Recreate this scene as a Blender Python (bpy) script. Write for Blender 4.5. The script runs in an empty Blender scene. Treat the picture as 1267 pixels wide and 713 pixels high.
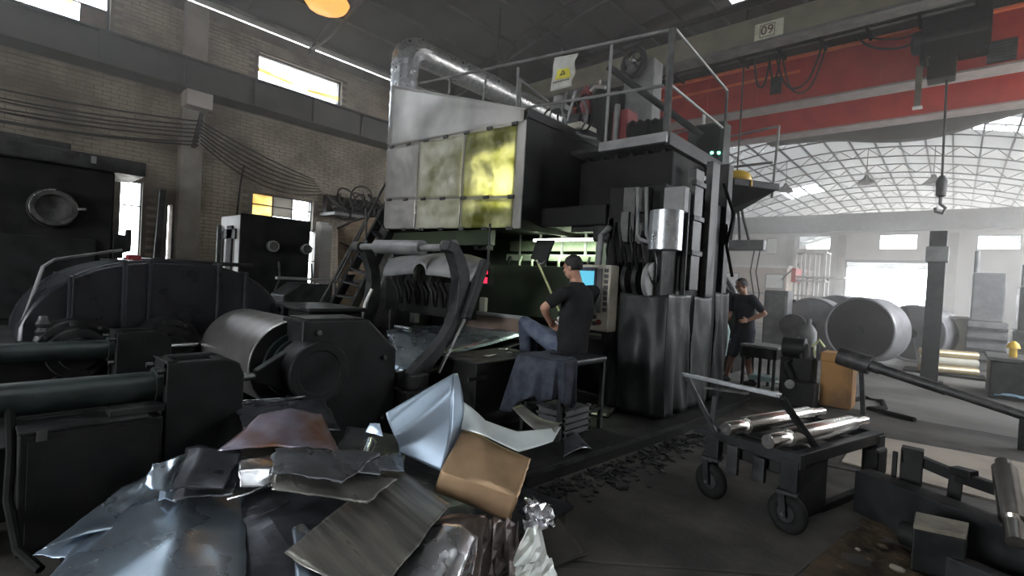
import bpy, bmesh, math, random
from mathutils import Vector, Matrix, noise
random.seed(7)
S = bpy.context.scene
EXPOSURE, SKY, ROOF_T, TUBE, HOODL = 0.0, 18.0, .055, 16.0, 85.0
HAZE, HAZE2, HAZE3, ANISO = .025, .017, .014, .65
COL = S.collection
PI = math.pi
rad = math.radians

# ---------------------------------------------------------------- camera
F_PX, CXP, CYP, CAM_H = 610.0, 633.5, 356.5, 1.5
YAW, PITCH, ROLL = rad(41.9), rad(-0.9), rad(3.2)
fwd = Vector((-math.sin(YAW)*math.cos(PITCH), math.cos(YAW)*math.cos(PITCH), math.sin(PITCH)))
rgt0 = Vector((math.cos(YAW), math.sin(YAW), 0)); up0 = rgt0.cross(fwd)
rgt = rgt0*math.cos(ROLL)+up0*math.sin(ROLL); upv = -rgt0*math.sin(ROLL)+up0*math.cos(ROLL)
CAM = Vector((0, 0, CAM_H))
cd = bpy.data.cameras.new('camera'); cam = bpy.data.objects.new('camera', cd); COL.objects.link(cam)
cd.sensor_width = 36; cd.lens = F_PX/1267*36; cd.clip_start = .05; cd.clip_end = 300
m3 = Matrix((rgt, upv, -fwd)).transposed()
cam.matrix_world = Matrix.Translation(CAM) @ m3.to_4x4()
S.camera = cam

def at(x, y, X=None, Y=None, Z=None, D=None):
    """survey helper: where the sight line through a photo point meets a real plane"""
    d = fwd + rgt*((x-CXP)/F_PX) - upv*((y-CYP)/F_PX)
    t = X/d.x if X is not None else Y/d.y if Y is not None else (Z-CAM_H)/d.z if Z is not None else D
    return CAM + d*t

# ---------------------------------------------------------------- world, exposure
S.view_settings.view_transform = 'Standard'; S.view_settings.look = 'None'
S.view_settings.gamma = 1; S.view_settings.use_curve_mapping = False
S.view_settings.exposure = EXPOSURE
w = bpy.data.worlds.new('sky'); S.world = w; w.use_nodes = True
bg = w.node_tree.nodes['Background']; bg.inputs[0].default_value = (.93,.965,1,1); bg.inputs[1].default_value = SKY
S.cycles.max_bounces = 10; S.cycles.diffuse_bounces = 6; S.cycles.transmission_bounces = 8; S.cycles.volume_bounces = 1
S.cycles.transparent_max_bounces = 8
S.cycles.use_denoising = True
S.cycles.sample_clamp_indirect = 8

def portal(name, loc, rot, sx, sy):
    l = bpy.data.lights.new(name, 'AREA'); l.shape = 'RECTANGLE'; l.size = sx; l.size_y = sy
    l.cycles.is_portal = True
    o = bpy.data.objects.new(name, l); COL.objects.link(o); o.location = loc; o.rotation_euler = rot
    return o

# ---------------------------------------------------------------- materials
MATS = {}
def M(name, c1, c2=None, rough=.5, metal=0., scale=5., bump=0., bscale=30., spec=.5, r2=None, stretch=None,
      emit=None, estr=0., trans=0., detail=4., rot=0.):
    m = bpy.data.materials.new(name); m.use_nodes = True; MATS[name] = m
    nt = m.node_tree; b = nt.nodes['Principled BSDF']; N = nt.nodes.new; L = nt.links.new
    b.inputs['Metallic'].default_value = metal; b.inputs['Roughness'].default_value = rough
    b.inputs['Specular IOR Level'].default_value = spec
    c1 = tuple(c1)+(1,); c2 = tuple(c2)+(1,) if c2 else tuple(v*.75 for v in c1[:3])+(1,)
    tc = N('ShaderNodeTexCoord'); src = tc.outputs['Object']
    if stretch:
        mp = N('ShaderNodeMapping'); mp.inputs['Scale'].default_value = stretch; mp.inputs['Rotation'].default_value = (0,0,rad(rot)); L(src, mp.inputs[0]); src = mp.outputs[0]
    nz = N('ShaderNodeTexNoise'); nz.inputs['Scale'].default_value = scale; nz.inputs['Detail'].default_value = detail; L(src, nz.inputs['Vector'])
    rp = N('ShaderNodeValToRGB'); rp.color_ramp.elements[0].color = c1; rp.color_ramp.elements[1].color = c2
    rp.color_ramp.elements[0].position = .38; rp.color_ramp.elements[1].position = .64
    L(nz.outputs[0], rp.inputs[0]); L(rp.outputs[0], b.inputs['Base Color'])
    if r2 is not None:
        mr = N('ShaderNodeMapRange'); mr.inputs['From Min'].default_value = .35; mr.inputs['From Max'].default_value = .65
        mr.inputs['To Min'].default_value = rough; mr.inputs['To Max'].default_value = r2
        L(nz.outputs[0], mr.inputs[0]); L(mr.outputs[0], b.inputs['Roughness'])
    if bump:
        n2 = N('ShaderNodeTexNoise'); n2.inputs['Scale'].default_value = bscale; n2.inputs['Detail'].default_value = 3; L(src, n2.inputs['Vector'])
        bp = N('ShaderNodeBump'); bp.inputs['Strength'].default_value = bump; bp.inputs['Distance'].default_value = .02
        L(n2.outputs[0], bp.inputs['Height']); L(bp.outputs[0], b.inputs['Normal'])
    if emit:
        b.inputs['Emission Color'].default_value = tuple(emit)+(1,); b.inputs['Emission Strength'].default_value = estr
    if trans:
        tr = N('ShaderNodeBsdfTranslucent'); mx = N('ShaderNodeMixShader'); mx.inputs[0].default_value = trans
        L(rp.outputs[0], tr.inputs[0]); L(b.outputs[0], mx.inputs[1]); L(tr.outputs[0], mx.inputs[2])
        L(mx.outputs[0], nt.nodes['Material Output'].inputs[0])
    return m
M('oily_black',(.006,.006,.0062),(.016,.0155,.015),.5,0,4,.15,25,.22,r2=.7)
M('black_paint',(.008,.0083,.0086),(.015,.0155,.016),.42,0,6,.08,30,.28,r2=.6)
M('worn_black_steel',(.014,.0145,.0155),(.04,.04,.041),.38,.3,7,.12,40,.35,r2=.6)
M('gear_case_paint',(.02,.021,.025),(.036,.037,.043),.26,.35,3,.05,12,.5,r2=.42)
M('green_black_paint',(.014,.02,.0195),(.03,.042,.04),.32,.1,5,.08,30,.4,r2=.5)
M('dark_steel', (.05,.05,.052), (.11,.108,.105), .42, .7, 8, .1, 40, .5, r2=.62)
M('grey_steel', (.2,.2,.205), (.3,.3,.3), .42, .6, 5, .06, 30, .5, r2=.58)
M('worn_grey_paint', (.14,.145,.15), (.22,.22,.215), .55, .1, 5, .06, 30)
M('bright_steel', (.62,.62,.63), (.5,.5,.52), .16, 1, 6, .02, 60, .5, r2=.28)
M('polished_roll', (.88,.86,.82), (.76,.73,.69), .2, 1, 10, .01, 60, .5, r2=.24)
M('coil_steel',(.56,.54,.53),(.42,.405,.4),.27,.95,1.6,.02,20,.5,r2=.36,stretch=(4,.4,.4))
M('galvanised',(.6,.62,.64),(.4,.42,.45),.26,.9,9,.04,25,.5,r2=.42)
M('hood_sheet',(.42,.405,.385),(.24,.232,.22),.4,.45,1.3,.06,9,.5,r2=.55,detail=9)
M('sheet_blue',(.46,.54,.62),(.33,.4,.48),.22,.9,3.,.05,7,.5,r2=.36)
M('sheet_pale_blue',(.4,.49,.59),(.32,.4,.5),.34,.75,3,.04,8,.5,r2=.45)
M('sheet_grey',(.28,.29,.31),(.15,.155,.17),.22,.9,4,.06,9,.5,r2=.42)
M('sheet_dark',(.11,.115,.13),(.05,.052,.06),.26,.8,4,.1,10,.5,r2=.45)
M('sheet_purple',(.34,.31,.39),(.2,.095,.055),.28,.7,4.,.05,9,.5,r2=.45,detail=6)
M('sheet_brown_grey',(.3,.29,.265),(.11,.108,.1),.26,.8,2.4,.05,30,.5,r2=.48,stretch=(1,3,1))
M('sheet_scuffed',(.4,.385,.345),(.13,.125,.115),.27,.85,3.5,.04,30,.5,r2=.5,stretch=(.35,5,1),rot=-110,detail=9)
M('sheet_tan', (.5,.34,.2), (.34,.22,.13), .36, .55, 3.5, .04, 10, .5, r2=.5)
M('sheet_white', (.62,.66,.65), (.48,.52,.52), .36, .4, 4, .05, 12, .5, r2=.5)
M('sheet_silver', (.78,.78,.8), (.6,.6,.63), .2, .95, 5, .12, 12, .5, r2=.32)
M('foil_brown', (.2,.17,.16), (.1,.085,.08), .28, .7, 5, .2, 10, .5, r2=.5)
M('foil_white', (.68,.7,.66), (.5,.52,.5), .32, .5, 7, .2, 14, .5, r2=.5)
M('crane_red',(.52,.055,.038),(.4,.042,.032),.42,0,2.5,.04,20,.5,r2=.55)
M('crane_orange',(.85,.2,.08),(.7,.15,.06),.45,0,4)
M('crane_grey_edge', (.3,.26,.26), (.38,.34,.34), .5, .1, 5)
M('beige_paint', (.3,.29,.22), (.24,.235,.18), .6, 0, 3)
M('brick',(.37,.32,.255),(.17,.143,.115),.9,0,1.3,.3,50,.2,detail=9)
M('mortar',(.2,.18,.155),(.12,.11,.095),.95,0,3,.3,60,.2)
M('pillar_concrete', (.33,.305,.27), (.23,.21,.185), .9, 0, 2, .2, 30, .2)
M('far_wall_plaster',(.56,.52,.485),(.45,.42,.39),.85,0,.8,.1,8,.2)
M('dark_metal_roof', (.085,.088,.092), (.06,.062,.065), .6, .2, 1.2, .05, 8)
M('roof_steel', (.07,.072,.075), (.1,.1,.1), .55, .3, 4)
M('clear_roof_sheet', (.4,.41,.41), (.31,.32,.32), .5, 0, .25, 0, 10, .3, trans=ROOF_T)
M('skylight_sheet', (.7,.72,.72), (.6,.62,.62), .4, 0, .6, 0, 10, .3, trans=.75)
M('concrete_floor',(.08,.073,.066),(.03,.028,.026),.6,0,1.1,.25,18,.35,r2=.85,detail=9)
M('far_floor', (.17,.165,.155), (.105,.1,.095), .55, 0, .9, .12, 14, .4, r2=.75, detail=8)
M('floor_plate',(.075,.068,.06),(.032,.03,.028),.5,.25,2.2,.15,30,.4,r2=.7,detail=8)
M('pale_slab',(.5,.44,.37),(.38,.33,.28),.8,0,2.5,.2,30,.3)
M('dirt',(.065,.045,.027),(.022,.018,.014),.9,0,7,.6,30,.2,detail=9)
M('runway_steel', (.075,.072,.072), (.05,.05,.05), .6, .2, 2)
M('amber_film',(.82,.68,.4),(.6,.45,.22),.4,0,3,.05,10,.4,trans=.7)
M('yellow_film',(.84,.84,.55),(.22,.23,.05),.22,0,2.2,.35,5,.5,r2=.35,trans=.6,detail=6.)
M('clouded_film',(.72,.71,.62),(.36,.36,.2),.22,0,2.4,.3,5,.5,r2=.4,trans=.42,detail=6.)
M('grey_film', (.42,.41,.37), (.35,.34,.3), .5, 0, 3, trans=.3)
M('rubber',(.007,.007,.007),(.013,.013,.013),.8,0,8,.1,40,.12)
M('cable_black', (.018,.018,.018), (.03,.03,.03), .6, 0, 8)
M('tarp_black',(.011,.012,.0125),(.02,.021,.022),.38,0,3,.15,12,.3,r2=.55)
M('tarp_green_grey',(.04,.048,.047),(.024,.027,.028),.42,0,2,.12,14,.35,r2=.6)
M('denim',(.03,.034,.046),(.055,.062,.08),.9,0,9,.3,60,.2)
M('jeans_blue', (.075,.09,.135), (.13,.15,.2), .9, 0, 9, .3, 60, .2)
M('shirt_black', (.012,.012,.013), (.02,.02,.021), .9, 0, 6, .2, 40, .2)
M('shirt_navy', (.028,.03,.042), (.045,.047,.06), .9, 0, 6, .2, 40, .2)
M('skin', (.48,.27,.19), (.42,.22,.15), .55, 0, 6, .03, 60, .4)
M('hair', (.009,.008,.008), (.016,.014,.013), .55, 0, 30, .4, 90, .4)
M('glove_white', (.7,.7,.64), (.55,.55,.5), .85, 0, 20, .2, 80, .2)
M('shoe_black', (.015,.015,.017), (.03,.03,.032), .6, 0, 8)
M('beige_plastic', (.5,.47,.39), (.4,.375,.31), .5, 0, 6)
M('screen_cyan', (.02,.02,.02), None, .2, 0, 4, emit=(.14,.62,.85), estr=1.0)
M('screen_frame', (.03,.034,.06), (.04,.045,.075), .4)
M('key_dark', (.07,.07,.075), (.1,.1,.1), .6)
M('led_red', (.3,.0,.02), None, .4, emit=(1,.03,.08), estr=2.2)
M('led_green', (.1,.5,.3), None, .4, emit=(.2,1,.6), estr=5)
M('lamp_tube', (.9,.9,.9), None, .4, emit=(.86,1,.72), estr=TUBE)
M('lamp_hood', (.9,.9,.8), None, .4, emit=(1,.95,.5), estr=HOODL)
M('amber_lamp', (.8,.4,.08), None, .4, emit=(1,.5,.12), estr=1.1)
M('pale_green_paint', (.36,.42,.32), (.25,.3,.22), .55, 0, 4, .05, 30)
M('green_dark_panel', (.03,.045,.028), (.045,.06,.035), .35, 0, 2.5, .05, 20, .5)
M('rust_brown', (.15,.1,.075), (.09,.065,.05), .6, .3, 5, .1, 30)
M('yellow_cabinet',(.36,.18,.05),(.16,.08,.028),.65,0,2.2,.1,20,detail=8)
M('warm_yellow', (.75,.5,.06), (.6,.36,.04), .5, 0, 6)
M('red_tank', (.26,.035,.04), (.18,.025,.03), .4, 0, 5)
M('white_paint', (.72,.71,.68), (.58,.57,.54), .6, 0, 3)
M('pink_wall', (.5,.42,.36), (.4,.33,.28), .85, 0, 1, .1, 8)
M('cream_box', (.55,.53,.45), (.48,.46,.39), .6, 0, 3)
M('golden_roll', (.6,.5,.32), (.5,.4,.25), .35, .5, 3)
M('teal_plastic', (.45,.6,.58), (.36,.5,.48), .5, 0, 3, trans=.3)
M('sign_white',(.88,.88,.74),(.7,.7,.58),.7,0,6)
M('sign_paper', (.62,.62,.58), (.48,.48,.46), .7, 0, 5)
M('sign_yellow', (.8,.74,.06), (.66,.6,.05), .7, 0, 8)
M('ink', (.06,.055,.04), None, .8)
M('wood_board', (.3,.23,.16), (.22,.16,.11), .75, 0, 2, .1, 20, stretch=(1,1,6))
M('drum_face',(.07,.062,.066),(.045,.04,.042),.6,.1,1.6)
M('drum_rim',(.42,.42,.44),(.32,.32,.34),.45,.4,4)
M('drum_grey',(.2,.2,.2),(.15,.15,.15),.5,.3,2)
M('blue_cloth', (.25,.45,.6), (.35,.55,.7), .9)
M('tan_hose', (.32,.27,.19), (.26,.22,.15), .7)
M('white_hose', (.5,.52,.5), (.4,.42,.4), .6)
M('pole_yellow', (.55,.58,.3), (.42,.45,.22), .5, .2)
M('concrete_block',(.17,.155,.12),(.1,.09,.07),.9,0,6,.2,40)

# ---------------------------------------------------------------- mesh helpers
class MB:
    def __init__(s): s.v = []; s.f = []; s.sm = []
    def add(s, vs, fs, smooth=False):
        n = len(s.v); s.v += [Vector(p) for p in vs]; s.f += [tuple(i+n for i in f) for f in fs]; s.sm += [smooth]*len(fs); return s
    def box(s, a, b):
        x0,y0,z0 = a; x1,y1,z1 = b
        if x0>x1: x0,x1=x1,x0
        if y0>y1: y0,y1=y1,y0
        if z0>z1: z0,z1=z1,z0
        return s.add([(x0,y0,z0),(x1,y0,z0),(x1,y1,z0),(x0,y1,z0),(x0,y0,z1),(x1,y0,z1),(x1,y1,z1),(x0,y1,z1)],
                     [(0,3,2,1),(4,5,6,7),(0,1,5,4),(1,2,6,5),(2,3,7,6),(3,0,4,7)])
    def hexa(s, q0, q1):
        return s.add(list(q0)+list(q1), [(0,3,2,1),(4,5,6,7),(0,1,5,4),(1,2,6,5),(2,3,7,6),(3,0,4,7)])
    def bar(s, p0, p1, wx, wy=None, up=(0,0,1)):
        p0 = Vector(p0); p1 = Vector(p1); d = (p1-p0).normalized(); wy = wy or wx
        u = Vector(up)
        if abs(d.dot(u)) > .98: u = Vector((0,1,0))
        a = d.cross(u).normalized()*wx/2; b = a.cross(d).normalized()*wy/2
        return s.hexa([p0-a-b,p0+a-b,p0+a+b,p0-a+b],[p1-a-b,p1+a-b,p1+a+b,p1-a+b])
    def lathe(s, p0, axis, prof, n=20, smooth=True, cap=True):
        """prof: (distance along axis, radius)"""
        p0 = Vector(p0); d = Vector(axis).normalized(); u = Vector((0,0,1)) if abs(d.z)<.9 else Vector((1,0,0))
        a = d.cross(u).normalized(); b = d.cross(a).normalized(); k = len(s.v); vs=[]; fs=[]
        for h,r in prof:
            for i in range(n):
                t = 2*PI*i/n; vs.append(p0+d*h+(a*math.cos(t)+b*math.sin(t))*r)
        for j in range(len(prof)-1):
            for i in range(n):
                i2=(i+1)%n; fs.append((j*n+i, (j+1)*n+i, (j+1)*n+i2, j*n+i2))
        s.add(vs, fs, smooth)
        if cap:
            s.f.append(tuple(k+i for i in range(n))); s.sm.append(False)
            e = k+(len(prof)-1)*n; s.f.append(tuple(e+n-1-i for i in range(n))); s.sm.append(False)
        return s
    def cyl(s, p0, p1, r, n=16, r2=None, smooth=True):
        p0=Vector(p0); p1=Vector(p1); return s.lathe(p0, p1-p0, [(0,r),((p1-p0).length, r if r2 is None else r2)], n, smooth)
    def tube(s, pts, r, n=8, radii=None):
        pts=[Vector(p) for p in pts]; vs=[]; fs=[]; k=len(pts); a=None
        for i,p in enumerate(pts):
            d=((pts[min(i+1,k-1)]-pts[max(i-1,0)])).normalized()
            if a is None:
                u=Vector((0,0,1)) if abs(d.z)<.9 else Vector((1,0,0)); a=d.cross(u).normalized()
            else:
                a=(a-d*a.dot(d)).normalized()
            b=d.cross(a); rr=radii[i] if radii else r
            for j in range(n):
                t=2*PI*j/n; vs.append(p+(a*math.cos(t)+b*math.sin(t))*rr)
        for i in range(k-1):
            for j in range(n):
                j2=(j+1)%n; fs.append((i*n+j,i*n+j2,(i+1)*n+j2,(i+1)*n+j))
        fs.append(tuple(range(n-1,-1,-1))); fs.append(tuple((k-1)*n+j for j in range(n)))
        return s.add(vs,fs,True)
    def prism(s, poly, ext):
        """poly: list of 3D points, ext: extrusion vector"""
        n=len(poly); e=Vector(ext); vs=[Vector(p) for p in poly]; vs+= [v+e for v in vs]
        fs=[tuple(range(n-1,-1,-1)), tuple(range(n,2*n))]+[(i,(i+1)%n,n+(i+1)%n,n+i) for i in range(n)]
        return s.add(vs,fs)
    def sphere(s, c, r, n=14, m=9, sc=(1,1,1)):
        vs=[]; fs=[]; c=Vector(c)
        for j in range(m+1):
            p=PI*j/m
            for i in range(n):
                t=2*PI*i/n; vs.append(c+Vector((math.sin(p)*math.cos(t)*r*sc[0], math.sin(p)*math.sin(t)*r*sc[1], math.cos(p)*r*sc[2])))
        for j in range(m):
            for i in range(n):
                i2=(i+1)%n; fs.append((j*n+i,(j+1)*n+i,(j+1)*n+i2,j*n+i2))
        return s.add(vs,fs,True)
    def torus(s, c, axis, R, r, n=20, m=8):
        d=Vector(axis).normalized(); u=Vector((0,0,1)) if abs(d.z)<.9 else Vector((1,0,0))
        a=d.cross(u).normalized(); b=d.cross(a); c=Vector(c); vs=[]; fs=[]
        for i in range(n):
            t=2*PI*i/n; e=a*math.cos(t)+b*math.sin(t)
            for j in range(m):
                q=2*PI*j/m; vs.append(c+e*(R+r*math.cos(q))+d*r*math.sin(q))
        for i in range(n):
            for j in range(m):
                i2=(i+1)%n; j2=(j+1)%m; fs.append((i*m+j,i2*m+j,i2*m+j2,i*m+j2))
        return s.add(vs,fs,True)
    def grid(s, fn, nu, nv, smooth=True):
        vs=[fn(i/nu,j/nv) for j in range(nv+1) for i in range(nu+1)]
        fs=[(j*(nu+1)+i,j*(nu+1)+i+1,(j+1)*(nu+1)+i+1,(j+1)*(nu+1)+i) for j in range(nv) for i in range(nu)]
        return s.add(vs,fs,smooth)

def wloc(o):
    v = Vector((0,0,0))
    while o: v += o.location; o = o.parent
    return v
def part(mb, name, mat, parent=None, bevel=0, label=None, solid=0, sub=0, kind=None, weld=True):
    me = bpy.data.meshes.new(name)
    if parent is None:
        lo = Vector((min(v.x for v in mb.v)+max(v.x for v in mb.v), min(v.y for v in mb.v)+max(v.y for v in mb.v), 0))/2
        lo.z = min(v.z for v in mb.v); off = lo
    else: off = wloc(parent); lo = Vector((0,0,0))
    me.from_pydata([tuple(v-off) for v in mb.v], [], mb.f)
    me.polygons.foreach_set('use_smooth', mb.sm)
    me.materials.append(MATS[mat] if isinstance(mat,str) else mat); me.update()
    if any(mb.sm): me.set_sharp_from_angle(angle=rad(38))
    o = bpy.data.objects.new(name, me); COL.objects.link(o); o.location = lo; o.parent = parent
    if solid:
        md=o.modifiers.new('solid','SOLIDIFY'); md.thickness=solid; md.offset=0
    if bevel:
        md=o.modifiers.new('bevel','BEVEL'); md.width=bevel; md.segments=2; md.limit_method='ANGLE'; md.angle_limit=rad(40); md.use_clamp_overlap=True
    if sub:
        md=o.modifiers.new('sub','SUBSURF'); md.levels=sub; md.render_levels=sub
    if label: o['label']=label
    if kind: o['kind']=kind
    return o
def tag(o, label, cat, group=None, kind=None):
    o['label']=label; o['category']=cat
    if group: o['group']=group
    if kind: o['kind']=kind
    return o
def thing(name, loc, label, cat, group=None):
    o=bpy.data.objects.new(name,None); COL.objects.link(o); o.location=loc; o.empty_display_size=.1
    return tag(o,label,cat,group)
def struct(mb,name,mat,bevel=0,solid=0):
    o=part(mb,name,mat,None,bevel,solid=solid); o['kind']='structure'; return o
def dup(o, parent=None, loc=None):
    c=o.copy(); COL.objects.link(c); c.parent=parent
    if loc is not None: c.location=loc
    for ch in o.children: dup(ch,c)
    return c
def mesh_from(o):
    dg=bpy.context.evaluated_depsgraph_get(); return bpy.data.meshes.new_from_object(o.evaluated_get(dg))
def text_part(txt, name, parent, mat, loc, rot, size, depth=.004):
    """flat raised lettering as a mesh child"""
    cu=bpy.data.curves.new(name,'FONT'); cu.body=txt; cu.size=size; cu.extrude=depth; cu.align_x='CENTER'; cu.align_y='CENTER'
    t=bpy.data.objects.new(name+'_tmp',cu); COL.objects.link(t); bpy.context.view_layer.update()
    me=mesh_from(t); bpy.data.objects.remove(t)
    me.materials.clear(); me.materials.append(MATS[mat])
    o=bpy.data.objects.new(name,me); COL.objects.link(o); o.parent=parent
    o.location=Vector(loc)-(wloc(parent) if parent else Vector()); o.rotation_euler=rot
    return o
# ================================================================ SETTING
XL, XR, YR, YF, YE = -12.0, 4.2, -9.0, 36.0, 60.0
EAVE, RISE, XC, HALF = 6.86, 1.75, -3.9, 8.3
def roof_z(x): return EAVE + RISE*(1-((x-XC)/HALF)**2)

def wall_grid(mk, u0,u1,z0,z1, holes):
    """cells of a rectangle u,z with rectangular holes removed; mk(ua,ub,za,zb)"""
    us=sorted({u0,u1}|{h[0] for h in holes}|{h[1] for h in holes}); zs=sorted({z0,z1}|{h[2] for h in holes}|{h[3] for h in holes})
    us=[u for u in us if u0<=u<=u1]; zs=[z for z in zs if z0<=z<=z1]
    for j in range(len(zs)-1):
        run=None
        for i in range(len(us)-1):
            uc=(us[i]+us[i+1])/2; zc=(zs[j]+zs[j+1])/2
            solid=not any(h[0]<uc<h[1] and h[2]<zc<h[3] for h in holes)
            if solid: run = us[i] if run is None else run
            if not solid and run is not None: mk(run,us[i],zs[j],zs[j+1]); run=None
        if run is not None: mk(run,us[-1],zs[j],zs[j+1])

# floor: dark oily concrete near, paler further in
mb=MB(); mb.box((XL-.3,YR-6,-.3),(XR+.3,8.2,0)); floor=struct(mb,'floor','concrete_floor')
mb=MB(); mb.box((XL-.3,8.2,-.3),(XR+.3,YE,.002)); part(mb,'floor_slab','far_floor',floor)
mb=MB(); mb.box((-60,YR-60,-.5),(60,YE+60,-.31)); tag(part(mb,'ground','pale_slab'),'pale open ground outside the hall','ground',kind='structure')
# pale concrete strip beyond the cart
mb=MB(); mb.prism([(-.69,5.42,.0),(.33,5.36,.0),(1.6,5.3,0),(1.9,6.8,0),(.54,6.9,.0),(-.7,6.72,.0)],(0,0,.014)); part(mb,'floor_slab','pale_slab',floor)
# steel floor plates (the one under the cart, and those toward the platform)
def plate(pts,h=.012):
    mb=MB(); mb.prism(pts,(0,0,h)); part(mb,'floor_plate','floor_plate',floor,bevel=.003)
plate([(-.56,3.0,0),(-.28,4.6,0),(-.36,5.2,0),(-2.0,4.9,0),(-2.1,3.1,0),(-1.5,2.2,0)])
plate([(-.62,2.9,0),(-1.5,2.1,0),(-1.1,1.0,0),(-.35,1.0,0)],.009)
plate([(-.4,5.25,0),(-.75,5.4,0),(-.8,6.8,0),(-2.05,7.0,0),(-2.02,5.0,0)],.008)
# dirt in the trough to the right of the plates
def dirt(u,v):
    x=-.5+u*1.7; y=2.2+v*2.2; x+= (v-.5)*.3
    return Vector((x,y,.012+.045*noise.noise((x*3,y*3,1))+.02*noise.noise((x*11,y*11,2))))
mb=MB(); mb.grid(dirt,40,40); o=part(mb,'dirt_layer','dirt',floor); o['kind']='stuff'

# left wall -------------------------------------------------------
LH=[(-3.2,1.72,5.56,6.62),(4.36,6.4,5.68,6.36),(1.98,2.33,.9,3.02),(2.76,2.84,1.4,2.65),(4.37,5.8,2.45,3.18),(5.62,5.95,1.0,2.45)]
mb=MB(); wall_grid(lambda a,b,c,d: mb.box((XL-.3,a,c),(XL,b,d)), YR,YE,0,6.875, LH)
wl=struct(mb,'wall_left','mortar')
mb=MB(); bw,bh=.25,.078; nb=0
for r in range(int(6.7/bh)):
    z=r*bh
    if z+bh>6.78: break
    y=-3.6+(.125 if r%2 else 0)
    while y<10.4:
        if not any(h[0]-bw<y<h[1] and h[2]-bh<z<h[3] for h in LH):
            d=.012+.006*random.random(); g=.006
            mb.add([(XL,y+g,z+g),(XL+d,y+g,z+g),(XL+d,y+bw-g,z+g),(XL,y+bw-g,z+g),(XL,y+g,z+bh-g),(XL+d,y+g,z+bh-g),(XL+d,y+bw-g,z+bh-g),(XL,y+bw-g,z+bh-g)],
                   [(4,5,6,7),(0,1,5,4),(1,2,6,5),(2,3,7,6),(0,3,2,1)]); nb+=1
        y+=bw
o=part(mb,'brick_courses','brick',wl); o['kind']='stuff'
for y0 in (2.88,8.6,-3.0,14.5,20.5,26.5,32):
    mb=MB(); mb.box((XL-.05,y0,0),(XL+.22,y0+.4,6.78)); part(mb,'pillar','pillar_concrete',wl,bevel=.012)
mb=MB(); mb.box((XL+.2,2.86,4.62),(XL+.55,3.32,4.94)); part(mb,'corbel','far_wall_plaster',wl,bevel=.01)
# crane runway beam on the left wall
mb=MB(); mb.box((XL+.02,YR,4.96),(XL+.5,34.9,5.5)); tr1=struct(mb,'trim_1','runway_steel',bevel=.01)
mb=MB(); mb.box((XL+.02,YR,5.5),(XL+.62,34.9,5.53)); mb.box((XL+.02,YR,4.93),(XL+.62,34.9,4.96)); part(mb,'beam_flange','runway_steel',tr1)
for k in range(12):
    y=-2.4+k*1.3; mb=MB(); mb.box((XL+.5,y,4.96),(XL+.6,y+.02,5.5)); part(mb,'stiffener','runway_steel',tr1)
mb=MB(); mb.box((XL+.24,YR,5.53),(XL+.31,34.9,5.6)); part(mb,'crane_rail','dark_steel',tr1)
# windows of the left wall
def win_frame(name,y0,y1,z0,z1,vbars=(),hbars=(),t=.04,x=XL-.16):
    mb=MB(); mb.box((x,y0,z0),(x+.06,y0+t,z1)); mb.box((x,y1-t,z0),(x+.06,y1,z1)); mb.box((x,y0,z0),(x+.06,y1,z0+t)); mb.box((x,y0,z1-t),(x+.06,y1,z1))
    o=struct(mb,name,'dark_steel')
    for y in vbars:
        mb=MB(); mb.box((x+.01,y-.015,z0),(x+.05,y+.015,z1)); part(mb,'glazing_bar','dark_steel',o)
    for z in hbars:
        mb=MB(); mb.box((x+.01,y0,z-.012),(x+.05,y1,z+.012)); part(mb,'glazing_bar','dark_steel',o)
    return o
def glassmat():
    m=bpy.data.materials.new('window_glass'); m.use_nodes=True; nt=m.node_tree; n=nt.nodes
    n.remove(n['Principled BSDF']); t=n.new('ShaderNodeBsdfTransparent'); t.inputs[0].default_value=(.9,.93,.95,1)
    g=n.new('ShaderNodeBsdfGlossy'); g.inputs['Roughness'].default_value=.05; x=n.new('ShaderNodeMixShader'); x.inputs[0].default_value=.06
    nt.links.new(t.outputs[0],x.inputs[1]); nt.links.new(g.outputs[0],x.inputs[2]); nt.links.new(x.outputs[0],n['Material Output'].inputs[0]); MATS['window_glass']=m
glassmat()
def pane(win,y0,y1,z0,z1,mat='window_glass',x=XL-.13,tilt=0,label=None):
    mb=MB(); mb.hexa([(x,y0,z0),(x+.006,y0,z0),(x+.006,y1,z0+tilt),(x,y1,z0+tilt)],[(x,y0,z1),(x+.006,y0,z1),(x+.006,y1,z1+tilt),(x,y1,z1+tilt)])
    part(mb,'pane',mat,win,label=label)
w1=win_frame('window_1',-3.2,1.72,5.56,6.62,(-1.6,.2),(6.12,))
pane(w1,-3.2,1.3,5.56,6.02); pane(w1,-3.2,1.7,6.14,6.62); pane(w1,-.4,1.2,6.03,6.12,'amber_film',label='amber stained strip of film')
pane(w1,1.3,1.72,5.6,5.78,'amber_film',label='amber stained film'); pane(w1,1.3,1.72,5.79,6.12,'rust_brown',label='brown board')
w2=win_frame('window_2',4.36,6.4,5.68,6.36,(),())
pane(w2,4.36,6.4,5.7,5.94); pane(w2,4.36,6.4,6.04,6.36)
mb=MB(); mb.hexa([(XL-.12,4.36,5.96),(XL-.1,4.36,5.96),(XL-.1,5.2,5.9),(XL-.12,5.2,5.9)],[(XL-.12,4.36,6.06),(XL-.1,4.36,6.06),(XL-.1,5.2,5.96),(XL-.12,5.2,5.96)])
mb.hexa([(XL-.12,5.55,5.86),(XL-.1,5.55,5.86),(XL-.1,6.4,5.88),(XL-.12,6.4,5.88)],[(XL-.12,5.55,5.93),(XL-.1,5.55,5.93),(XL-.1,6.4,6.0),(XL-.12,6.4,6.0)])
part(mb,'torn_film','amber_film',w2,label='torn strips of amber film')
w3=win_frame('window_3',1.98,2.33,.9,3.02,(),(2.55,),t=.02); pane(w3,1.98,2.33,.9,3.02)
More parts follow.
